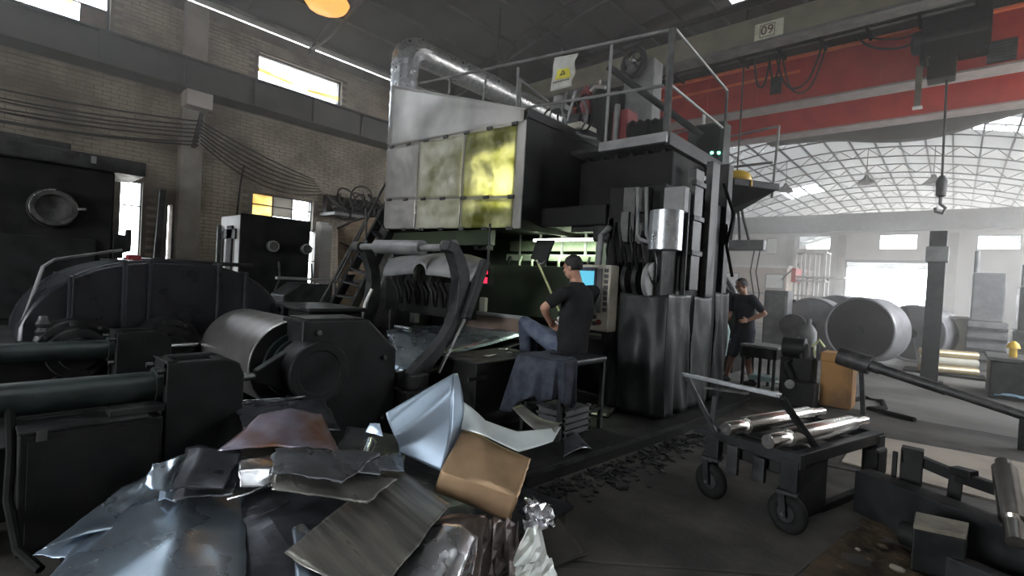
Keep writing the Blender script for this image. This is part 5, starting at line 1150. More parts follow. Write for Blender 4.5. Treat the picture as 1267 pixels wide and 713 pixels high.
t=thing('polished_roll.002',a,'short polished roll leaning upright at the right edge on the roll rack','roll')
d=b-a; L=d.length; m=MB(); m.lathe(a+d*.25,d,[(0,.04),(0,.055),(.65*L,.055),(.65*L,.04)],32); part(m,'barrel','polished_roll',t)
m=MB(); m.lathe(a,d,[(0,.035),(0,.042),(.26*L,.042)],28); m2=MB(); m2.lathe(a+d*.89,d,[(0,.036),(.11*L,.036),(.11*L,.02)],28); part(m,'journal','polished_roll',t); part(m2,'journal','polished_roll',t)
for i,(px,py,r_) in enumerate(((1092,676,.022),(1128,672,.03),(1075,692,.016),(1110,704,.03),(1040,702,.018),(1062,680,.014))):
    c=at(px,py,Z=.03); m=MB(); m.sphere(c,r_,8,6,(1.3,.9,.7))
    for v in m.v: v+= V(noise.noise(v*20),noise.noise(v*20+V(5,0,0)),0)*r_*.5
    tag(part(m,'rubble_stone',('dirt','concrete_block')[i%2]),('brown lump in dirt beside the dark rack end','pale lump against the front of the squat block','brown lump low in middle of dirt','pale lump at bottom right of the dirt','brown lump at bottom left of the dirt','pale lump at the top left of dirt')[i],'stone','rubble in the dirt trough')
# ================================================================ LONG SHAFT, YELLOW CABINET, PUMP, TABLE
t=thing('stepped_shaft',(-.3,7.7,0),'long grey stepped steel shaft slanting low across floor from the yellow cabinet','shaft')
a=at(1038,440,Y=7.85); b=at(1275,517,Y=7.6); d=b-a; L=d.length
m=MB(); m.lathe(a,d,[(0,.05),(0,.115),(.03,.12),(.2*L,.12),(.2*L,.07)],32); part(m,'barrel','dark_steel',t)
m=MB(); m.lathe(a+d*.2,d,[(0,.075),(.06*L,.075),(.06*L,.062),(.42*L,.062),(.42*L,.052),(.85*L,.052),(.85*L,.03)],28); part(m,'stem','dark_steel',t)
m=MB(); m.bar(V(a.x+.3,a.y+.05,0),V(a.x+.25,a.y,a.z-.1),.05); part(m,'prop_leg','worn_black_steel',t)
m=MB(); m.bar(V(b.x-.03,b.y,0),V(b.x-.03,b.y,b.z-.02),.1,.08); part(m,'prop_leg','worn_black_steel',t)
t=thing('yellow_cabinet',(-1.2,8.25,0),'worn yellow ochre cabinet beside the black pump under the shaft end','cabinet')
a=at(1017,437,Y=8.05); b=at(1057,440,Y=8.05)
m=MB(); m.box((a.x,8.05,.0),(b.x,8.45,.62)); part(m,'body','yellow_cabinet',t,bevel=.012)
m=MB(); m.box((a.x-.01,8.03,.62),(a.x+.2,8.46,.74)); part(m,'raised_top','yellow_cabinet',t,bevel=.01)
m=MB(); m.box((a.x+.04,8.04,.06),(b.x-.04,8.05,.56)); part(m,'door','yellow_cabinet',t,bevel=.004)
m=MB(); m.tube([at(1008,440,Y=8.0),at(1006,428,Y=8.0),at(1014,421,Y=8.0),at(1020,430,Y=8.0)],.018); part(m,'yellow_handle','pole_yellow',t)
t=thing('pump_unit',(-1.65,8.0,0),'black oily pump unit with motor between the workbench and yellow cabinet','pump')
a=at(966,436,Y=7.95); b=at(1006,436,Y=7.95)
m=MB(); m.box((a.x,7.95,0.1),(b.x,8.35,.62)); part(m,'tank','oily_black',t,bevel=.015)
m=MB(); m.lathe((a.x-.02,8.1,.76),(1,0,0),[(0,.06),(.02,.14),(.3,.14),(.32,.08)],20); part(m,'motor','black_paint',t)
for k in range(4):
    m=MB(); x=a.x+.25+k*.07; m.cyl((x,8.0,.62),(x,8.0,.8+.03*(k%2)),.022,8); part(m,'valve_stem','dark_steel',t)
m=MB(); m.box((a.x+.1,7.6,0),(b.x+.1,7.94,.32)); part(m,'front_sump','oily_black',t,bevel=.015)
m=MB(); m.tube([(a.x+.15,7.92,.6),(a.x+.1,7.7,.55),(a.x+.2,7.6,.36)],.025); part(m,'hose','rubber',t)
m=MB(); m.lathe((a.x+.22,7.58,.3),(.2,-1,0),[(0,.06),(.06,.06),(.06,.03),(.1,.03)],14); part(m,'flange','worn_grey_paint',t)
c=at(1000,415,Y=8.9); m=MB(); m.lathe((c.x,8.9,0),(0,0,1),[(0,.1),(.02,.12),(.95,.12),(1.05,.06),(1.07,.035),(1.15,.035)],20)
tag(part(m,'gas_cylinder','worn_grey_paint'),'grey upright gas cylinder behind the black pump unit','gas cylinder')
t=thing('workbench',(-2.15,8.6,0),'dark tall workbench with thin legs beside the standing worker','table')
m=MB(); m.box((-2.5,8.3,.66),(-1.95,8.9,.7)); part(m,'top','worn_grey_paint',t,bevel=.006)
for x in (-2.45,-2.2,-2.0):
    for y in (8.34,8.84):
        m=MB(); m.box((x-.02,y-.02,0),(x+.02,y+.02,.66)); part(m,'leg','worn_black_steel',t)
m=MB(); m.box((-2.48,8.32,.5),(-1.97,8.88,.66)); part(m,'drawer_case','oily_black',t,bevel=.006)
m=MB(); m.box((-2.4,8.5,.12),(-2.05,8.8,.2)); tag(part(m,'pale_tray','teal_plastic',None,bevel=.01),'pale green tray on the floor below workbench','tray')
for i,(x,y,lb) in enumerate(((-3.2,9.3,'pale scrap sheet on floor left of the standing worker'),(-2.7,9.9,'pale blue scrap sheet on floor behind the standing worker'),(-2.25,9.4,'pale scrap sheet on floor below the dark workbench'),(-2.0,10.2,'pale blue scrap sheet on floor right behind the workbench'))):
    a=random.uniform(0,PI); c=V(x,y,.012); s=.17; dx=V(math.cos(a),math.sin(a),0)*s; dy=V(-math.sin(a),math.cos(a),0)*s*.6
    sheet('floor_scrap',lb,'sheet_pale_blue' if i%2 else 'sheet_white',[c-dx-dy,c+dx-dy,c+dx+dy,c-dx+dy],amp=.005,n=(5,5),group='pale scraps on the floor behind worker')
# arch frame machine behind worker
t=thing('coil_stand',(-3.4,9.8,0),'grey arched machine stand with a dark guard behind the worker','machine')
m=MB(); m.bar(at(883,440,Y=9.7),at(890,350,Y=9.7),.09); m2=MB(); m2.bar(at(890,350,Y=9.7),at(900,344,Y=9.75),.09); m3=MB(); m3.tube([at(898,344,Y=9.75),at(908,360,Y=9.75),at(914,390,Y=9.75),at(915,420,Y=9.75)],.05)
for q in (m,m2,m3): part(q,'frame_bar','worn_grey_paint',t)
m=MB(); m.prism([at(893,352,Y=9.8),at(905,362,Y=9.8),at(911,390,Y=9.8),at(908,420,Y=9.8),at(892,415,Y=9.8)],(0,.2,0)); part(m,'guard','worn_black_steel',t)
m=MB(); m.box((-3.8,9.6,0),(-3.0,10.3,.55)); part(m,'base','oily_black',t,bevel=.02)
m=MB(); m.bar(at(862,367,Y=9.9),at(915,367,Y=9.9),.06); part(m,'cross_bar','white_paint',t)
m=MB(); m.box((-4.3,9.9,1.0),(-3.75,10.3,1.25)); part(m,'pale_guard','cream_box',t,bevel=.02)
m=MB(); m.tube([at(893,385,Y=9.55),at(900,410,Y=9.5),at(895,440,Y=9.5)],.05,10); part(m,'blue_hose','teal_plastic',t)
# ================================================================ FAR MACHINERY
def drum(px,py,Y,Rr,L,label,face,yaw=-.35,spokes=True):
    c=at(px,py,Y=Y); d=V(math.sin(yaw),-math.cos(yaw),0)
    t=thing('cable_drum',(c.x,Y,0),label,'drum','big drums in the background')
    m=MB(); m.lathe((c.x,Y,Rr),d,[(0,.2),(0,Rr),(L,Rr),(L,Rr-.04)],40,cap=False); part(m,'shell','drum_rim',t)
    m=MB(); m.lathe(V(c.x,Y,Rr)+d*(L-.03),d,[(0,Rr-.01),(.02,Rr-.05),(.02,.1)],40); f_=part(m,'face',face,t)
    m=MB(); m.torus(V(c.x,Y,Rr)+d*L,d,Rr-.02,.03,40,8); part(m,'rim','drum_rim',t)
    for k in range(6 if spokes else 0):
        a=k*PI/3+.3; s=d.cross(V(0,0,1)); e=s*math.cos(a)+V(0,0,1)*math.sin(a)
        m=MB(); m.bar(V(c.x,Y,Rr)+d*L+e*.1,V(c.x,Y,Rr)+d*L+e*(Rr-.05),.04,.02,up=d); part(m,'spoke',face,f_)
    m=MB(); m.cyl(V(c.x,Y,Rr)+d*L,V(c.x,Y,Rr)+d*(L+.03),.12,16); part(m,'hub','dark_steel',f_)
    return t
drum(1082,405,15.0,.78,.7,'large dark faced drum with a bright rim in the middle of background','drum_face',-.35,False)
drum(1014,402,15.4,.74,.5,'pale wheel like drum left of the large dark drum','drum_rim',-.2)
drum(1150,407,17.0,.72,.9,'grey drum half hidden behind the steel post','drum_grey')
drum(1048,388,18.5,.8,.7,'grey drum standing behind the two front drums','drum_grey',-.3)
t=thing('cream_tank',(.15,16.5,0),'cream box tank standing right of the post behind shaft','tank')
a=at(1166,395,Y=16.5); b=at(1204,442,Y=16.5); m=MB(); m.box((a.x,16.5,.12),(b.x+.02,17.2,1.15)); part(m,'body','cream_box',t,bevel=.04)
m=MB(); m.box((a.x-.03,16.47,1.15),(b.x+.05,17.23,1.22)); part(m,'lid','white_paint',t,bevel=.02)
m=MB(); m.box((a.x,16.6,0),(b.x,17.1,.12)); part(m,'pallet','oily_black',t)
for i,(y0,zz) in enumerate(((449,.34),(458,.2),(467,.1))):
    a=at(1137,y0,Y=14.0); b=at(1208,y0+4,Y=14.4); m=MB(); m.cyl((a.x,14.0-.1*i,.12+.16*(2-i)),(b.x,14.4-.1*i,.12+.16*(2-i)),.09,18)
    tag(part(m,'sheet_roll','golden_roll' if i!=1 else 'cream_box'),('top golden roll of the stacked sheet rolls','pale middle roll of the stacked sheet rolls','bottom golden roll of the stacked sheet rolls')[i],'roll','stacked golden sheet rolls behind the post')
t=thing('roll_pallet',(-.1,14.2,0),'low dark pallet below the stacked golden sheet rolls','pallet')
m=MB(); m.box((-.75,13.7,0),(.55,14.5,.05)); part(m,'deck','oily_black',t)
t=thing('steel_post',(-.25,12.5,0),'dark square steel post standing upright in middle of the right half','post')
m=MB(); m.box((-.42,12.42,0),(-.16,12.62,2.9)); part(m,'shaft','worn_black_steel',t,bevel=.01)
m=MB(); m.box((-.5,12.35,0),(-.08,12.7,.03)); part(m,'base_plate','worn_black_steel',t)
m=MB(); m.box((-.46,12.36,2.3),(-.12,12.68,2.6)); part(m,'junction_box','worn_grey_paint',t,bevel=.02)
m=MB(); m.box((-.42,12.45,.2),(-.38,12.5,2.8)); part(m,'conduit','dark_steel',t)
for i,(x,z0,mt,lb) in enumerate(((.55,2.3,'worn_grey_paint','tall grey rack machine at the far right behind the haze'),(1.35,2.0,'worn_black_steel','dark machine at right edge beside the tall grey rack'))):
    t=thing('rack_machine',(x,16.2,0),lb,'machine')
    m=MB(); m.box((x-.3,16,0),(x+.4,17,z0*.5)); part(m,'lower_case',mt,t,bevel=.03)
    m=MB(); m.box((x-.25,16.1,z0*.5),(x+.32,16.9,z0)); part(m,'upper_case',mt,t,bevel=.03)
    for k in range(4):
        m=MB(); m.box((x-.3,15.96,.2+k*.25),(x+.4,16,.26+k*.25)); part(m,'shelf_bar','dark_steel',t)
    m=MB(); m.cyl((x-.2,16,z0),(x-.2,16,z0+.5),.05,10); part(m,'pipe','worn_grey_paint',t)
t=thing('dark_bench',(.75,12.0,0),'dark low bench with a small yellow object at right edge','bench')
m=MB(); m.box((.5,11.4,0),(1.6,12.6,.62)); part(m,'body','worn_black_steel',t,bevel=.02)
m=MB(); m.box((.46,11.36,.62),(1.64,12.64,.68)); part(m,'top','dark_steel',t,bevel=.01)
c=at(1254,430,Y=11.8); m=MB(); m.lathe((c.x,11.8,.68),(0,0,1),[(0,.05),(.15,.05),(.15,.09),(.22,.07),(.27,.02)],16); tag(part(m,'yellow_object','warm_yellow'),'small yellow object standing on dark bench at right edge','object')  # unidentified yellow thing, its flared shape is made up
c=at(1256,492,Z=.05); m=MB(); m.grid(lambda u,v: c+V((u-.5)*.5,(v-.5)*.3,.03+.05*noise.noise((u*4,v*4,2))),10,8); tag(part(m,'blue_rag','blue_cloth',None,solid=.01),'light blue rag on floor at the right edge','rag')
m=MB(); m.tube([at(1050,497,Z=.02),at(1070,492,Z=.02),at(1092,497,Z=.02),at(1095,505,Z=.02),at(1075,506,Z=.02),at(1100,512,Z=.02),at(1132,520,Z=.02)],.035,8); tag(part(m,'floor_hose','rubber'),'black hose snaking on the floor near yellow cabinet','hose')
# office block and shelves at far left of the end wall
t=thing('office_block',(-7.3,30,0),'pale pinkish two storey office block at the left of the far hall','building')
m=MB(); m.box((-11.5,28,0),(-6.4,34,2.9)); part(m,'wall','pink_wall',t,bevel=.02)
m=MB(); m.box((-11.6,27.9,2.9),(-6.3,34.1,3.02)); part(m,'roof_slab','white_paint',t)
m=MB(); m.box((-11.4,27.95,1.5),(-6.4,28,1.62)); part(m,'ledge','worn_grey_paint',t)
for x in (-9.6,-7.4): 
    m=MB(); m.box((x,27.95,1.8),(x+.9,28,2.6)); f_=part(m,'window','worn_grey_paint',t); m=MB(); m.box((x+.06,27.93,1.86),(x+.84,27.95,2.54)); part(m,'pane','white_paint',f_)
m=MB(); m.tube([(-6.6,27.9,2.3),(-5.9,27.8,3.1),(-5.7,27.8,3.2)],.04); part(m,'stair_rail','dark_steel',t)
t=thing('white_shelving',(-4.3,22,0),'tall white shelving frame with red edge in front of the far office','shelf')
for x in (-4.75,-4.45,-4.1,-3.75):
    m=MB(); m.box((x-.04,21.95,0),(x+.04,22.05,3.3)); part(m,'upright','white_paint',t)
    m=MB(); m.box((x-.04,22.75,0),(x+.04,22.85,3.3)); part(m,'upright','white_paint',t)
for z in (.8,1.5,2.1,2.25,3.2):
    m=MB(); m.box((-4.8,21.95,z),(-3.7 if z!=2.25 else -3.1,22.85,z+.06)); part(m,'shelf','white_paint',t)
m=MB(); m.box((-4.85,21.9,2.05),(-4.7,22.9,2.6)); part(m,'red_edge','crane_red',t)
t=thing('grey_switchgear',(-3.2,14.2,0),'pale grey switch cabinet behind the worker and his bench','cabinet')
a=at(946,358,Y=14); b=at(976,358,Y=14); m=MB(); m.box((a.x,14,0.05),(b.x,14.5,1.62)); part(m,'body','worn_grey_paint',t,bevel=.03)
m=MB(); m.box((a.x+.05,13.98,.2),(b.x-.05,14,1.5)); part(m,'door','worn_grey_paint',t,bevel=.01)
m=MB(); m.lathe((b.x+.15,14.1,.75),(0,-1,0),[(0,.2),(0,.3),(.2,.3),(.2,.15)],20); part(m,'side_reel','dark_steel',t)
c=at(985,370,Y=16); t=thing('lathe_machine',(c.x,16,0),'cluttered dark lathe between switch cabinet and the pale drum','machine')
m=MB(); m.box((c.x-.6,16,0),(c.x+.5,16.6,.8)); part(m,'bed','worn_grey_paint',t,bevel=.03)
m=MB(); m.lathe((c.x-.4,16.2,1.15),(1,0,0),[(0,.2),(.25,.22),(.25,.1),(.6,.1),(.6,.18),(.8,.18)],18); part(m,'headstock','dark_steel',t)
for k in range(5):
    m=MB(); m.cyl((c.x-.5+k*.22,16.1,.8),(c.x-.5+k*.22,16.1,1.0+.2*((k*7)%3)),.05,10); part(m,'handle','worn_black_steel',t)
# ================================================================ CRANE
t=thing('overhead_crane',(-4,13,5.6),'red overhead travelling crane with two girders spanning the hall','crane')
def girder(y0,y1,zb,zt,nm):
    m=MB(); m.prism([V(-11.3,y0,zb+.25),V(-10.2,y0,zb),V(3.2,y0,zb),V(3.9,y0,zb+.3),V(3.9,y0,zt-.35),V(3.0,y0,zt),V(-10.2,y0,zt),V(-11.3,y0,zt-.45)],(0,y1-y0,0)); part(m,'girder','crane_red',t,bevel=.01)
    m=MB(); m.box((-10.2,y0-.06,zb-.04),(3.2,y1+.06,zb)); part(m,'bottom_flange','crane_grey_edge',t)
    m=MB(); m.box((-10.2,y0-.1,zt-.06),(3.0,y1+.06,zt+.02)); part(m,'top_flange','crane_orange',t)
girder(12.7,13.1,5.98,7.02,'near'); girder(15.2,15.6,6.0,7.02,'far')
m=MB(); m.box((-10.2,12.66,6.63),(-2.9,12.7,6.68)); part(m,'side_rib','crane_orange',t)
for k in range(9):
    x=-7.4+k*1.2; m=MB(); m.box((x,12.68,6.05),(x+.015,12.7,6.95)); part(m,'stiffener','crane_red',t)
for x0 in (-11.5,3.55):
    m=MB(); m.box((x0,11.2,5.62),(x0+.35,16.4,6.05)); part(m,'end_carriage','crane_red',t,bevel=.02)
m=MB(); m.box((-10.5,12.85,7.02),(3,12.95,7.1)); part(m,'trolley_rail','dark_steel',t)
a=at(1132,70,Y=12.55); b=at(1212,70,Y=12.55)
m=MB(); m.box((-.75,12.25,6.2),(.25,13.6,7.25)); part(m,'trolley','oily_black',t,bevel=.03)
m=MB(); m.box((-.62,12.3,5.8),(-.2,12.66,6.3)); part(m,'hoist_box','oily_black',t,bevel=.02)
m=MB(); m.lathe((-.9,12.45,6.6),(1,0,0),[(0,.15),(.05,.22),(1.1,.22),(1.15,.15)],20); part(m,'hoist_drum','worn_black_steel',t)
m=MB(); m.tube([(-.72,12.3,6.4),(-.62,12.22,6.2),(-.6,12.2,6.0)],.03); part(m,'bright_cable','bright_steel',t)
p=at(1137,85,Y=12.3); m=MB(); m.box((p.x-.04,12.28,5.3),(p.x+.06,12.34,6.1)); part(m,'hanging_plate','concrete_block',t,label='ochre hanging plate')
m=MB(); m.box((p.x-.06,12.26,5.27),(p.x+.09,12.36,5.31)); part(m,'plate_foot','white_paint',t)
for (px,w_) in ((960,.12),(1240,.2)):
    c=at(px,(105 if px<1000 else 62),Y=12.65); m=MB(); m.box((c.x-w_,12.66,c.z-.2),(c.x+w_,12.7,c.z+.2)); part(m,'vent_grille','worn_black_steel',t)
    for k in range(6):
        m=MB(); m.box((c.x-w_,12.645,c.z-.18+k*.06),(c.x+w_,12.66,c.z-.15+k*.06)); part(m,'grille_slat','dark_steel',t)
# near walkway beam with number sign
m=MB(); m.box((-10.5,10.95,6.76),(3.0,11.1,7.28)); part(m,'walkway_beam','beige_paint',t,bevel=.006)
m=MB(); m.box((-10.5,10.9,6.7),(3.0,11.3,6.76)); part(m,'walkway_flange','worn_grey_paint',t)
m=MB(); m.cyl((-8,10.6,7.42),(1.5,10.6,7.38),.07,12); part(m,'power_pipe','worn_black_steel',t)
m=MB(); m.box((-10.2,11.3,6.99),(2.5,12.56,7.02)); part(m,'walkway_grating','worn_black_steel',t)
for k in range(12):
    x=-7.2+k*.8; m=MB(); m.box((x,11.35,6.9),(x+.05,12.5,6.99)); part(m,'walkway_bearer','oily_black',t)
m=MB(); m.cyl((-8,12.1,6.98),(0,12.1,6.98),.03,8); part(m,'busbar','worn_grey_paint',t)
for i,(px,py) in enumerate(((869,80),(895,74),(963,58),(900,70))):
    if i==3: continue
    c=at(px,py,Y=12.3); m=MB(); m.box((c.x-.22,12.2,c.z-.09),(c.x+.22,12.45,c.z+.09)); part(m,'orange_bracket','crane_orange',t,bevel=.01)
m=MB()
c=at(951,37,Y=10.9); m=MB(); m.box((c.x-.27,10.9,c.z-.18),(c.x+.27,10.94,c.z+.18)); sb=part(m,'number_board','sign_white',t,bevel=.004)
m=MB()
for (x0,z0,x1,z1) in ((-.17,-.13,.12,-.115),(-.17,.115,.12,.13),(-.17,-.13,-.155,.13),(.105,-.13,.12,.13)): m.box((c.x+x0,10.892,c.z+z0),(c.x+x1,10.9,c.z+z1))
part(m,'number_frame','beige_paint',sb)
text_part('09','number',sb,'rust_brown',V(c.x-.025,10.89,c.z),(PI/2,0,0),.25,.003)
# festoon cables
def loop(px0,py0,px1,py1,sag,r=.022,Y=12.3):
    a=at(px0,py0,Y=Y); b=at(px1,py1,Y=Y); pts=[]
    for i in range(21):
        u=i/20; p=a.lerp(b,u); p.z-=sag*(1-abs(2*u-1)**2.6); pts.append(p)
    m=MB(); m.tube(pts,r,7); part(m,'festoon_cable','cable_black',t)
loop(933,55,955,60,.95); loop(952,52,968,55,.8); loop(958,52,1022,38,1.15); loop(966,52,1027,36,1.25,.018); loop(1060,45,1140,45,.25,.02); loop(1068,42,1135,40,.12,.016)
for (px,py) in ((933,53),(953,50),(1022,34),(1030,33),(1048,27)):
    c=at(px,py,Y=12.2); m=MB(); m.box(c-V(.06,.05,.08),c+V(.06,.05,.08)); part(m,'cable_trolley','oily_black',t,bevel=.01)
# hoist chain and hook
m=MB(); m.cyl((-.33,12.5,5.8),(-.3,12.5,3.95),.02,8); part(m,'hoist_chain','worn_black_steel',t)
m=MB(); m.lathe((-.3,12.5,3.55),(0,0,1),[(0,.04),(.03,.08),(.3,.09),(.4,.05),(.42,.03)],14); part(m,'hook_block','worn_black_steel',t)
m=MB(); m.tube([(-.3,12.5,3.55),(-.3,12.5,3.42),(-.22,12.5,3.34),(-.26,12.5,3.24),(-.36,12.5,3.28),(-.37,12.5,3.36)],.03); part(m,'hook','dark_steel',t)
# lifting beam hung on slings
t=thing('lifting_beam',(-3.7,12,2.45),'grey lifting beam hanging on slings left of the far wall windows','lifting beam')
a=at(890,311,Y=12); b=at(946,312,Y=12); m=MB(); m.box((a.x,11.9,2.48),(b.x,12.1,2.72)); part(m,'beam','worn_grey_paint',t,bevel=.02)
c=V((a.x+b.x)/2-.15,12,2.72)
for dx in (-.3,-.1,.1,.3):
    m=MB(); m.tube([c+V(dx,0,0),c+V(dx*.5,0,.5),c+V(dx*.2-.05,0,1.1)],.03); part(m,'sling','worn_black_steel',t)
m=MB(); m.cyl(c+V(-.05,0,1.1),V(c.x-.05,12,roof_z(c.x)-.1),.02,8); part(m,'hoist_rope','cable_black',t)
for x in (b.x-.08,b.x-.2):
    m=MB(); m.tube([(x,11.95,2.5),(x-.06,11.95,2.0),(x+.04,11.95,1.5),(x-.02,11.95,.9)],.014,6); part(m,'loose_chain','cable_black',t)
# pendant lamps under the clear roof
for i,(px,py,Y) in enumerate(((1072,222,27.8),(1155,222,27.8),(972,232,27.8))):
    c=at(px,py,Y=Y); t=thing('pendant_lamp',c,('dark pendant lamp under middle of the clear roof','dark pendant lamp beside the hoist chain','dark pendant lamp at left of the clear roof')[i],'lamp','pendant lamps under the clear roof')
    m=MB(); m.lathe(c-V(0,0,.2),(0,0,1),[(0,.36),(.05,.34),(.3,.1),(.4,.08)],16); part(m,'shade','worn_black_steel',t)
    m=MB(); m.cyl(c+V(0,0,.2),V(c.x,Y,roof_z(c.x)-.1),.015,6); part(m,'cord','cable_black',t)
# ================================================================ PEOPLE
def ell_loft(m,secs,l,f,n=20):
    """secs: (centre, half width along l, half depth along f)"""
    vs=[];fs=[]
    for c,w_,d_ in secs:
        for i in range(n):
            a=2*PI*i/n; vs.append(c+l*w_*math.cos(a)+f*d_*math.sin(a))
    for j in range(len(secs)-1):
        for i in range(n):
            i2=(i+1)%n; fs.append((j*n+i,j*n+i2,(j+1)*n+i2,(j+1)*n+i))
    fs.append(tuple(range(n-1,-1,-1))); fs.append(tuple((len(secs)-1)*n+i for i in range(n)))
    m.add(vs,fs,True)
def limb(m,pts,rs,n=12,caps=True):
    P=[];Rr=[]
    for i in range(len(pts)-1):
        for k in range(4):
            u=k/4; P.append(pts[i].lerp(pts[i+1],u)); Rr.append(rs[i]+(rs[i+1]-rs[i])*u)
    P.append(pts[-1]); Rr.append(rs[-1]); m.tube(P,0,n,Rr)
    for p,r in zip(pts,rs): 
        if caps: m.sphere(p,r*.99,12,8)
def fuse(o,vox,sm=5):
    md=o.modifiers.new('fuse','REMESH'); md.mode='VOXEL'; md.voxel_size=vox; md.use_smooth_shade=True
    s=o.modifiers.new('smooth','SMOOTH'); s.factor=.5; s.iterations=sm
def hand(m,wr,d,side,curl=.9):
    """wrist, direction of the hand, thumb side, fingers curled towards n"""
    d=d.normalized(); s=(side-d*side.dot(d)).normalized(); nrm=d.cross(s)
    if nrm.z>0: nrm=-nrm
    k=len(m.v); m.sphere(wr+d*.045,.04,12,8)
    for i in range(k,len(m.v)):
        v=m.v[i]-(wr+d*.045); m.v[i]=wr+d*.045+d*v.dot(d)*1.2+s*v.dot(s)*1.02+nrm*v.dot(nrm)*.42
    for q,(off,ln) in enumerate(((.028,.072),(.009,.08),(-.01,.075),(-.028,.06))):
        p=wr+d*.082+s*off; e=d; pts=[p-d*.02,p]
        for j in range(3):
            a=curl*(.35+.35*j); e=(d*math.cos(a)+nrm*math.sin(a)); p=p+e*ln*(.42,.33,.25)[j]; pts.append(p)
        limb(m,pts,[.0095,.0095,.009,.008,.007],8)
    p=wr+d*.03+s*.03; limb(m,[p-s*.012,p+s*.022+d*.02,p+s*.03+d*.045+nrm*.012,p+s*.022+d*.065+nrm*.025],[.014,.0115,.01,.008],8)
def head(m,c,f,l,up):
    def el(p,a,b,h,n=18,k=14):
        i0=len(m.v); m.sphere((0,0,0),1,n,k)
        for i in range(i0,len(m.v)): v=m.v[i].copy(); m.v[i]=p+l*v.x*a+f*v.y*b+up*v.z*h
    el(c+up*.025-f*.012,.073,.094,.09); el(c+f*.028-up*.04,.056,.058,.072); el(c+f*.03-up*.088,.036,.04,.026)
    el(c+f*.088-up*.018,.012,.018,.024); el(c+f*.092-up*.03,.017,.015,.011); el(c+f*.072+up*.024,.05,.022,.012)
    el(c+f*.078-up*.058,.024,.012,.0055); el(c+f*.076-up*.069,.022,.012,.006)
    for s in (-1,1):
        el(c+l*s*.073-f*.006-up*.012,.011,.022,.033,10,8); el(c+l*s*.042+f*.06-up*.025,.022,.022,.02)
def hair_cap(c,f,l,up,par,seed):
    m=MB(); n,k=30,16; vs=[];fs=[]
    for j in range(k+1):
        ph=PI*.72*j/k
        for i in range(n):
            th=2*PI*i/n; fx=math.sin(th); # front when fx>0
            lim=1-.6*max(0,fx+.2)**1.1
            p=ph*lim; v=l*math.sin(p)*math.cos(th)*.081+f*math.sin(p)*math.sin(th)*.103+up*math.cos(p)*.1
            q=c+up*.027-f*.014+v; q+=v.normalized()*.006*noise.noise((v*55)+V(seed,0,0)); vs.append(q)
    for j in range(k):
        for i in range(n):
            i2=(i+1)%n; fs.append((j*n+i,j*n+i2,(j+1)*n+i2,(j+1)*n+i))
    m.add(vs,fs,True); return part(m,'hair','hair',par,solid=.004)
